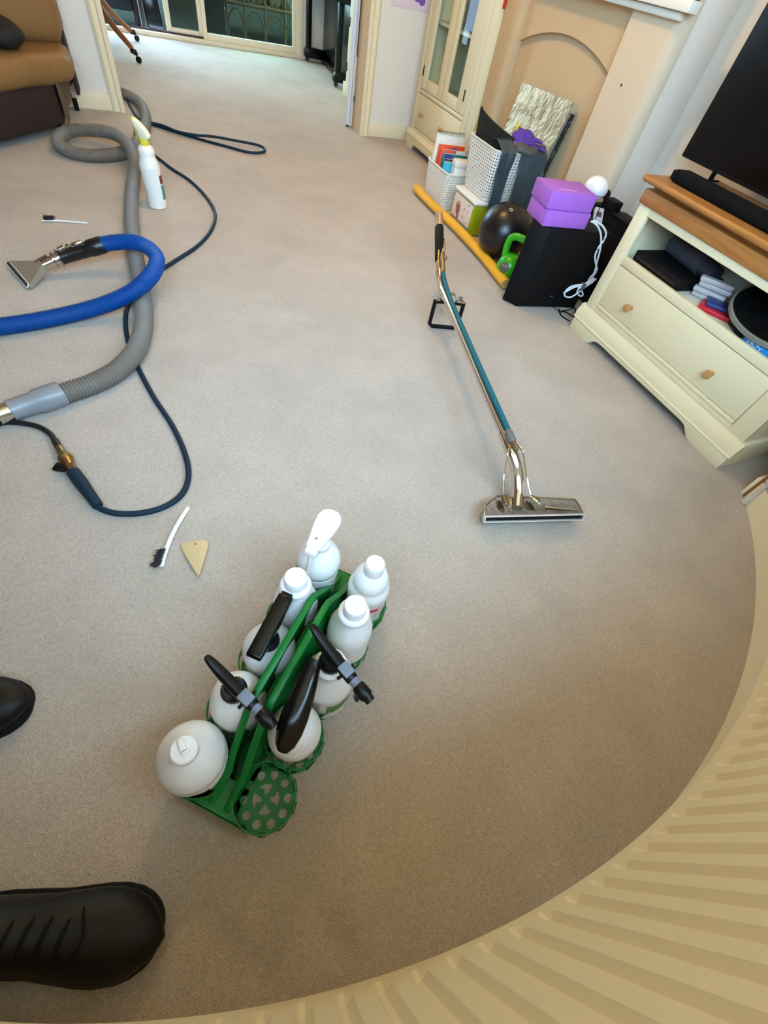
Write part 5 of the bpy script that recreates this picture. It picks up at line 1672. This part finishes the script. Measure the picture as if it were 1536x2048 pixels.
obj('spray_body', MB().prism([(-0.030, 0.004), (-0.034, 0.016), (-0.02, 0.035), (0.005, 0.055), (0.026, 0.066), (0.032, 0.066), (0.034, 0.050), (0.02, 0.03), (0.012, 0.0), (-0.012, 0.0)], -0.0145, 0.0145, 1, 0.004, M=H), HEADW, t)
obj('nozzle', MB().box((0.026, -0.0105, 0.049), (0.042, 0.0105, 0.068), 0.003, M=H), YELC, t)
obj('trigger_lever', MB().tube(spline([H @ Vector(p) for p in ((0.024, 0, 0.045), (0.034, 0, 0.028), (0.032, 0, 0.006), (0.036, 0, -0.008))], 4), [(0.010, 0.003)] * 13, 8, up=(1, 0, 0)), YELC, t)
label_band(t, M_, 0.0442, 0.03, 0.14, -70, 20, LABELW)
label_band(t, M_, 0.0445, 0.105, 0.140, -45, 15, mat('maroon_print', (122, 52, 62), 0.5))
label_band(t, M_, 0.0445, 0.04, 0.10, -45, 10, mat('teal_print', (72, 142, 122), 0.5))

# ================================================================== SOFA
sf = thing('sofa', 'tan leather sofa corner with dark brown base at the left beside the doorway', 'sofa', (-0.9, 3.8, 0))
LEA = mat('tan_leather', (134, 100, 60), 0.5, bump=0.25, bscale=30, var=0.18, vscale=5, spec=0.3)
DBR = mat('dark_brown_fabric', (42, 26, 18), 0.85, bump=0.3, bscale=300)
TAUPE = mat('taupe_fabric', (98, 84, 68), 0.85, bump=0.3, bscale=60)
obj('base', MB().prism([(-1.10, 2.83), (-0.382, 3.735), (-0.375, 4.10), (-1.55, 4.10), (-1.55, 2.83)], 0.05, 0.225, 2, 0.008), DBR, sf)
sk_ = MB().grid(10, 8, lambda u, v: Vector((-0.366 + 0.05 * u + 0.008 * math.sin(u * 14), 3.735 + 0.50 * u, 0.245 - v * (0.195 - 0.10 * u))), 0.004)
obj('side_cover', sk_, TAUPE, sf)
obj('gap_shade_panel', MB().box((-0.305, 4.12, 0.10), (-0.285, 4.27, 0.46), 0.006), mat('gap_shade_plum', (48, 36, 40), 0.9), sf)


def puff(poly, z0, z1, bev, seed, amp=0.012):
    m = MB().prism(poly, z0, z1, 2, bev, seg=5)
    bmesh.ops.subdivide_edges(m.bm, edges=[e for e in m.bm.edges if e.calc_length() > 0.12], cuts=5, use_grid_fill=True)
    for v_ in m.bm.verts:
        n = noise.noise(v_.co * 7 + Vector((seed, 0, 0)))
        v_.co += Vector((0, 0, 1)) * amp * n + Vector((n * amp, -n * amp * 0.5, 0))
    return m


obj('seat_cushion', puff([(-1.12, 2.78), (-0.50, 3.54), (-0.36, 3.70), (-0.265, 3.80), (-0.262, 4.02), (-0.40, 4.22), (-1.56, 4.22), (-1.56, 2.78)], 0.215, 0.345, 0.055, 1.0), LEA, sf, angle=80)
obj('back_cushion', puff([(-0.272, 3.99), (-0.275, 4.26), (-1.56, 4.26), (-1.56, 3.55), (-1.0, 3.62)], 0.335, 0.92, 0.07, 5.0, 0.02), LEA, sf, angle=80)
for p in (at(124, 264, 0), Vector((-0.335, 4.23, 0)), Vector((-1.05, 2.95, 0)), Vector((-1.45, 4.0, 0))):
    obj('foot', MB().lathe([(0.011, 0), (0.013, 0.01), (0.014, 0.06), (0, 0.06)], 12, M=T(p)), BLACKM, sf)
tag(obj('black_bag', crumple((-0.56, 3.70, 0.405), (0.13, 0.10, 0.055), 9, 0.35, 5), mat('black_cloth_bag', (22, 20, 16), 0.8)), 'black crumpled bag lying on the tan sofa seat', 'bag')

# ================================================================== PHOTOGRAPHER'S LEGS
pe = thing('person', 'person standing at the lower left, only scuffed black shoes and dark trouser hems in view', 'person', (-0.55, 0.2, 0))
SHOE = mat('scuffed_black_leather', (17, 14, 11), 0.5, bump=0.25, bscale=60, var=0.5, vscale=16, spec=0.25)
TROU = mat('black_trousers', (14, 13, 14), 0.9, bump=0.3, bscale=250)


def shoe(tip, heel, wid):
    d = (tip - heel)
    L = d.length
    M_ = T(heel, math.atan2(d.y, d.x))
    st = [(-0.0, 0.022, 0.030), (0.02, 0.034, 0.062), (0.06, 0.040, 0.078), (0.10, 0.042, 0.070), (0.14, 0.044, 0.054), (0.17, 0.0485, 0.045), (0.20, 0.0525, 0.039), (0.225, 0.0535, 0.036), (0.25, 0.050, 0.034), (0.268, 0.043, 0.031), (0.282, 0.033, 0.027), (0.291, 0.021, 0.021), (0.295, 0.008, 0.014)]
    k = L / 0.295
    pts = [M_ @ Vector((x * k, 0, 0.014 + h * 0.62)) for x, w_, h in st]
    rad = [(w_ * wid / 0.054, h * 0.95) for x, w_, h in st]
    u_ = obj('shoe', MB().tube(pts, rad, 24, flat=0.012), SHOE, pe)
    out = [(x * k, w_ * wid / 0.054 + 0.003) for x, w_, h in st]
    poly = out + [(x, -y) for x, y in out[::-1]]
    poly = [(-0.004, 0)] + poly
    obj('sole', MB().prism(poly, 0.0, 0.018, 2, 0.003, M=M_), BLACKM, u_)
    lc_ = MB()
    for q in range(4):
        x = (0.115 + 0.02 * q) * k
        zz = 0.118 - 0.0085 * q - 0.002 * q * q * 0.3
        lc_.tube(spline([M_ @ Vector((x, -0.028, zz - 0.020)), M_ @ Vector((x + 0.002, -0.012, zz - 0.002)), M_ @ Vector((x + 0.003, 0.012, zz - 0.002)), M_ @ Vector((x, 0.028, zz - 0.020))], 4), 0.003, 6)
    obj('laces', lc_, BLACKM, u_)
    obj('toe_seam', MB().tube(spline([M_ @ Vector(p) for p in ((0.175 * k, -0.047, 0.048), (0.195 * k, -0.025, 0.079), (0.205 * k, 0, 0.084), (0.195 * k, 0.025, 0.079), (0.175 * k, 0.047, 0.048))], 5), 0.0018, 6), BLACKM, u_)


ta, tb_ = at(317, 1872, .03), at(20, 1868, .05)
ta.z = tb_.z = 0
shoe(ta, ta + (tb_ - ta).normalized() * 0.30, 0.0575)
ta = at(55, 1402, .03)
ta.z = 0
shoe(ta, ta + Vector((-0.985, 0.17, 0)) * 0.30, 0.055)
# trousers as one skin surface from hems to waist
sv = [(-0.62, 0.22, 0.93), (-0.60, 0.13, 0.86), (-0.57, 0.09, 0.66), (-0.53, 0.06, 0.48), (-0.490, 0.05, 0.28), (-0.468, 0.052, 0.11),
      (-0.64, 0.33, 0.86), (-0.655, 0.37, 0.66), (-0.665, 0.40, 0.48), (-0.69, 0.43, 0.28), (-0.70, 0.445, 0.07), (-0.63, 0.225, 1.02)]
se = [(0, 1), (1, 2), (2, 3), (3, 4), (4, 5), (0, 6), (6, 7), (7, 8), (8, 9), (9, 10), (0, 11)]
sr = [0.135, 0.10, 0.088, 0.074, 0.064, 0.066, 0.10, 0.088, 0.074, 0.064, 0.066, 0.14]
me = bpy.data.meshes.new('trousers')
me.from_pydata([Vector(v) - Vector((-0.55, 0.2, 0)) for v in sv], se, [])
tr = bpy.data.objects.new('trousers', me)
COL.objects.link(tr)
tr.parent = pe
me.materials.append(TROU)
sm_ = tr.modifiers.new('skin', 'SKIN')
for i, r_ in enumerate(sr):
    me.skin_vertices[0].data[i].radius = (r_, r_)
me.skin_vertices[0].data[0].use_root = True
tr.modifiers.new('sub', 'SUBSURF').levels = 2
tr.modifiers['sub'].render_levels = 2

# ================================================================== BACK ROOM
X0P, X1P = -0.25, 1.912
struct('wall_back_left', MB().box((-1.8, YB, 0), (X0P, YB + 0.1, ZC)), WALL)
struct('wall_back_right', MB().box((X1P, YB, 0), (XR, YB + 0.1, ZC)), WALL)
struct('wall_back_lintel', MB().box((X0P, YB, 2.06), (X1P, YB + 0.1, ZC)), WALL)
UPV = mat('cream_frame', (238, 222, 196), 0.35)
w2 = struct('window_2', MB().box((X0P + 0.05, YB - 0.018, 0.0), (1.835, YB + 0.088, 0.035), 0.004), UPV, label='sliding patio door in a cream frame')
obj('outer_jamb', MB().box((1.835, YB - 0.02, 0.0), (X1P, YB + 0.09, 2.06), 0.005), UPV, w2)
obj('outer_jamb', MB().box((X0P, YB - 0.02, 0.0), (X0P + 0.05, YB + 0.09, 2.06), 0.005), UPV, w2)
obj('head_frame', MB().box((X0P + 0.05, YB - 0.018, 2.01), (1.835, YB + 0.088, 2.06), 0.005), UPV, w2)
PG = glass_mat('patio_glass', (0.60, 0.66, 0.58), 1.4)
lf = MB()
lf.box((0.845, YB + 0.0, 0.035), (0.885, YB + 0.04, 2.01), 0.004)
lf.box((1.800, YB + 0.0, 0.035), (1.834, YB + 0.04, 2.01), 0.004)
lf.box((0.885, YB + 0.001, 0.035), (1.80, YB + 0.04, 0.088), 0.004)
lf.box((0.885, YB + 0.001, 1.95), (1.80, YB + 0.04, 2.01), 0.004)
fx = obj('fixed_leaf', lf, UPV, w2)
obj('pane', MB().box((0.88, YB + 0.018, 0.08), (1.805, YB + 0.024, 1.96)), PG, fx)
lf = MB()
lf.box((0.490, YB + 0.045, 0.03), (0.540, YB + 0.085, 2.01), 0.004)
lf.box((0.810, YB + 0.045, 0.03), (0.86, YB + 0.085, 2.01), 0.004)
lf.box((0.540, YB + 0.046, 0.03), (0.81, YB + 0.085, 0.082), 0.004)
lf.box((0.540, YB + 0.046, 1.95), (0.81, YB + 0.085, 2.01), 0.004)
sl = obj('sliding_leaf', lf, UPV, w2)
obj('pane', MB().box((0.535, YB + 0.062, 0.076), (0.815, YB + 0.068, 1.96)), PG, sl)
obj('door_track', MB().box((X0P + 0.05, YB + 0.035, 0.034), (0.85, YB + 0.042, 0.05), 0.001), mat('track_dark', (60, 44, 46), 0.5), w2)

# conservatory beyond the patio door; colours darkened in place of roof shade
struct('floor_conservatory', MB().box((-2.2, YB + 0.1, -0.05), (4.2, 12.4, -0.012)), mat('slate_floor_dimmed', (26, 29, 24), 1.0, var=0.3, vscale=3, spec=0.0))
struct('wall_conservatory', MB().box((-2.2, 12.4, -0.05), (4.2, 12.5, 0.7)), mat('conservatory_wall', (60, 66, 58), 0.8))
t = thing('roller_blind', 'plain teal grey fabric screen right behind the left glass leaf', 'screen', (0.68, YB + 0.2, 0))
obj('screen_cloth', MB().box((0.50, YB + 0.19, -0.008), (0.90, YB + 0.20, 1.6), 0.002), mat('screen_teal', (66, 74, 70), 0.9), t)
obj('bottom_bar', MB().box((0.50, YB + 0.18, -0.011), (0.90, YB + 0.21, 0.012), 0.003), mat('bar_grey', (58, 64, 62), 0.6), t)
t = thing('tall_planter', 'dark teal upright planter box seen through the right glass pane', 'planter', (1.02, YB + 0.45, -0.012))
obj('planter_body', MB().prism([(0.93, YB + 0.35), (1.14, YB + 0.35), (1.15, YB + 0.56), (0.92, YB + 0.56)], -0.011, 0.8, 2, 0.01), mat('planter_teal', (18, 34, 34), 0.6, spec=0.2), t)
obj('planter_rim', MB().box((0.90, YB + 0.33, 0.78), (1.17, YB + 0.58, 0.82), 0.008), MATS['planter_teal'], t)
# rattan settee
rs = thing('rattan_settee', 'cane settee with lattice front and pale cushions outside the right glass pane', 'settee', (1.75, 8.0, -0.012))
CANE = mat('cane', (74, 60, 34), 0.6, var=0.2, vscale=30, spec=0.2)
ys = 7.75
xs = [1.22, 1.42, 1.66, 1.90, 2.16]
rail = 0.27
for k, x in enumerate(xs):
    obj('leg', MB().tube([(x, ys, -0.011), (x, ys, 0.62)], 0.014, 10), CANE, rs)
obj('front_rail', MB().tube([(xs[0], ys, rail), (xs[-1], ys, rail)], 0.016, 10), CANE, rs)
obj('front_rail', MB().tube([(xs[0], ys, 0.60), (xs[-1], ys, 0.60)], 0.018, 10), CANE, rs)
for a_, b_ in zip(xs, xs[1:]):
    ar = [(a_ + (b_ - a_) * (0.5 - 0.46 * math.cos(q)), ys - 0.004, 0.05 + 0.18 * math.sin(q)) for q in [PI * i / 12 for i in range(13)]]
    obj('arch', MB().tube(ar, 0.009, 8), CANE, rs)
lat = MB()
for k in range(14):
    x = xs[0] + k * 0.07
    for s in (-1, 1):
        p0_ = Vector((x if s > 0 else x + 0.2, ys, rail))
        p1_ = Vector((x + 0.2 if s > 0 else x, ys, 0.6))
        if p1_.x <= xs[-1] + 0.01 and p0_.x <= xs[-1] + 0.01:
            lat.tube([p0_, p1_], 0.0065, 6)
obj('lattice', lat, CANE, rs)
obj('back_frame', MB().box((xs[0], ys + 0.02, rail - 0.02), (xs[-1], ys + 0.7, rail + 0.02), 0.01), CANE, rs)
for k in range(2):
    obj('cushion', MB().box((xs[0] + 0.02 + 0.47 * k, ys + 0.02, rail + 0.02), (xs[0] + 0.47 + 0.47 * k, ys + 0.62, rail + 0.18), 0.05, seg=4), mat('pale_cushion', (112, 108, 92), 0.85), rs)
obj('seat_back', MB().box((xs[0], ys + 0.6, rail), (xs[-1], ys + 0.72, 0.95), 0.04, seg=3), CANE, rs)
t = thing('pale_floor_block', 'low pale block on the floor beyond the glass, beside the dark planter', 'box', (1.22, 8.45, -0.012))
obj('pale_block_body', MB().box((0.98, 8.2, -0.011), (1.30, 8.6, 0.14), 0.01), mat('pale_block_tone', (128, 130, 118), 0.6), t)  # plain block standing for the pale patch on the floor
obj('pale_block_top', MB().box((0.97, 8.19, 0.13), (1.31, 8.61, 0.155), 0.008), MATS['pale_block_tone'], t)
t = thing('grey_stool', 'grey upholstered stool beyond the glass, left of the cane settee', 'stool', (1.16, 7.78, -0.012))
obj('stool_seat', MB().box((1.08, 7.70, 0.2), (1.20, 7.95, 0.34), 0.04, seg=4), mat('stool_grey', (30, 32, 34), 0.8), t)
for sx in (1.10, 1.18):
    for sy in (7.73, 7.92):
        obj('leg', MB().tube([(sx, sy, -0.011), (sx, sy, 0.21)], 0.010, 8), BLACKM, t)
# by the open leaf
t = thing('black_pedestal', 'black tapered pedestal stand just outside the open patio leaf', 'stand', (0.42, 7.3, -0.012))
obj('column', MB().prism([(0.33, -0.0), (0.47, 0.0), (0.46, 0.26), (0.29, 0.26)], 7.2, 7.34, 1, 0.01), BLACKG, t)
obj('top_slab', MB().box((0.285, 7.17, 0.26), (0.48, 7.37, 0.7), 0.012), BLACKG, t)
obj('foot_plate', MB().box((0.29, 7.18, -0.011), (0.48, 7.36, 0.01), 0.004), BLACKM, t)
t = thing('garden_chair', 'brown legged chair with dark seat and green piping just outside the patio opening', 'chair', (0.12, 7.5, -0.012))
BRW = mat('brown_chair_wood', (44, 28, 18), 0.6, spec=0.2)
for x, y in ((0.235, 7.26), (-0.13, 7.26), (0.235, 7.66), (-0.13, 7.66)):
    obj('leg', MB().box((x - 0.02, y - 0.02, -0.011), (x + 0.02, y + 0.02, 0.45 if y < 7.5 else 0.9), 0.005), BRW, t)
obj('seat', MB().box((-0.15, 7.24, 0.12), (0.215, 7.66, 0.24), 0.03, seg=3), mat('dark_navy_cloth', (16, 20, 22), 0.9), t)
obj('green_piping', MB().tube([(-0.15, 7.235, 0.232), (0.21, 7.235, 0.232)], 0.016, 10), mat('green_cloth', (50, 60, 26), 0.8), t)
obj('backrest', MB().box((-0.13, 7.64, 0.45), (0.235, 7.68, 0.85), 0.01), BRW, t)
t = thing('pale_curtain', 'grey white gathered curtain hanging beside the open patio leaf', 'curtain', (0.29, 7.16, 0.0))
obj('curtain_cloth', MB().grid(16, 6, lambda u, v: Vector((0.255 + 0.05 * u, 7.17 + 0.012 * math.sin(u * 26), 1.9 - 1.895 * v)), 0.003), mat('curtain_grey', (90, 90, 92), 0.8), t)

# pedestal dining table, its curved legs showing past the doorway
dt = thing('dining_table', 'brown pedestal dining table with swept legs and dark claw feet behind the doorway', 'table', (-0.295, 6.2, 0))
TW = wood_mat('table_wood', (150, 92, 44), (118, 66, 28), 2, 10)
dc_ = Vector((-0.295, 6.2, 0))
obj('column', MB().lathe([(0.05, 0.16), (0.07, 0.2), (0.085, 0.3), (0.07, 0.4), (0.05, 0.46), (0.065, 0.6), (0.09, 0.69), (0.0, 0.69)], 24, M=T(dc_)), TW, dt)
obj('tabletop', MB().lathe([(0.0, 0.69), (0.58, 0.69), (0.60, 0.70), (0.60, 0.715), (0.59, 0.722), (0.0, 0.722)], 48, M=T(dc_)), TW, dt)
for f in (Vector((0.131, 5.75, 0)), Vector((0.173, 6.64, 0)), Vector((-0.72, 5.75, 0)), Vector((-0.74, 6.65, 0))):
    dv = (f - dc_)
    rr_ = dv.length
    dv.normalize()
    prof_ = [(0.05, 0.36), (0.16, 0.345), (0.30, 0.27), (0.43, 0.17), (0.55, 0.095), (rr_ - 0.05, 0.07)]
    sp = spline([dc_ + dv * r_ + Vector((0, 0, z)) for r_, z in prof_], 5)
    n_ = len(sp)
    obj('leg', MB().tube(sp, [(0.020 - 0.006 * i / n_, 0.034 - 0.016 * i / n_) for i in range(n_)], 12), TW, dt)
    cf = MB().ball(f - dv * 0.035 + Vector((0, 0, 0.066)), (0.026, 0.026, 0.02), 14)
    cf.tube([f - dv * 0.06 + Vector((0, 0, 0.068)), f - dv * 0.01 + Vector((0, 0, 0.055))], [0.018, 0.014], 10)
    foot = obj('claw_foot', cf, mat('dark_bronze', (44, 30, 26), 0.35, metal=0.6), dt)
    obj('caster', MB().cyl(f + Vector((-0.008, 0.008, 0.0225)), f + Vector((0.008, -0.008, 0.0225)), 0.0215, 16), BLACKM, foot)

# upright piano
pn = thing('upright_piano', 'black upright piano with gold pedals against the right wall of the back room', 'piano', (2.2, 6.4, 0))
obj('case', MB().box((2.14, 5.80, 0.03), (XR - 0.01, 6.97, 1.16), 0.008), BLACKG, pn)
obj('lower_panel', MB().box((2.133, 5.9, 0.10), (2.142, 6.87, 0.56), 0.003), mat('piano_panel', (30, 32, 32), 0.2), pn)
obj('keybed', MB().box((1.925, 5.79, 0.57), (2.15, 6.98, 0.68), 0.01), BLACKG, pn)
obj('key_lid', MB().box((1.93, 5.81, 0.68), (2.15, 6.96, 0.72), 0.01), BLACKG, pn)
obj('plinth', MB().box((2.12, 5.80, 0.0), (XR - 0.01, 6.97, 0.05), 0.004), BLACKG, pn)
for y in (5.87, 6.94):
    obj('leg', MB().box((1.935, y - 0.028, 0.10), (1.99, y + 0.028, 0.58), 0.006), BLACKG, pn)
    tb_ = obj('toe_block', MB().prism([(1.92, 0.04), (2.14, 0.03), (2.14, 0.11), (1.98, 0.12), (1.93, 0.11), (1.915, 0.08)], y - 0.034, y + 0.034, 1, 0.005), BLACKG, pn)
    obj('caster', MB().cyl((1.952, y - 0.012, 0.0225), (1.952, y + 0.012, 0.0225), 0.0215, 14), mat('caster_brown', (70, 50, 46), 0.5), tb_)
for k in range(3):
    y = 6.29 + 0.075 * k
    obj('pedal', MB().tube(spline([(2.14, y, 0.05), (2.10, y, 0.05), (2.05, y, 0.042), (2.02, y, 0.036)], 4), [(0.009, 0.005)] * 12 + [(0.013, 0.005)], 8), BRASS, pn)

# cream sideboard behind the folded door
sbd = thing('cream_sideboard', 'cream sideboard with black hinges in the back room, mostly hidden by the white door', 'sideboard', (2.17, 5.1, 0))
obj('carcass', MB().box((1.970, 4.66, 0.09), (XR - 0.01, 5.63, 1.0), 0.004), CREAM, sbd)
obj('top_board', MB().box((1.945, 4.64, 1.0), (XR - 0.01, 5.65, 1.03), 0.006), CREAM, sbd)
obj('plinth', MB().prism([(4.65, 0), (4.78, 0), (4.80, 0.03), (5.49, 0.03), (5.51, 0), (5.645, 0), (5.645, 0.09), (4.65, 0.09)], 1.950, 1.972, 0, 0.001), CREAM, sbd)
obj('plinth_side', MB().box((1.972, 5.62, 0), (XR - 0.01, 5.645, 0.09), 0.002), CREAM, sbd)
for y0, y1, hy in ((4.70, 5.14, 4.72), (5.15, 5.59, 5.575)):
    dd = obj('door', MB().box((1.958, y0, 0.12), (1.9695, y1, 0.97), 0.003), CREAM, sbd)
    for z in (0.17, 0.46, 0.85):
        obj('hinge', MB().box((1.953, hy - 0.005, z), (1.9585, hy + 0.005, z + 0.06), 0.001), BLACKM, dd)
    obj('knob', MB().ball((1.948, 5.11 if y0 < 5 else 5.18, 0.6), 0.014, 14), KNOBWOOD, dd)
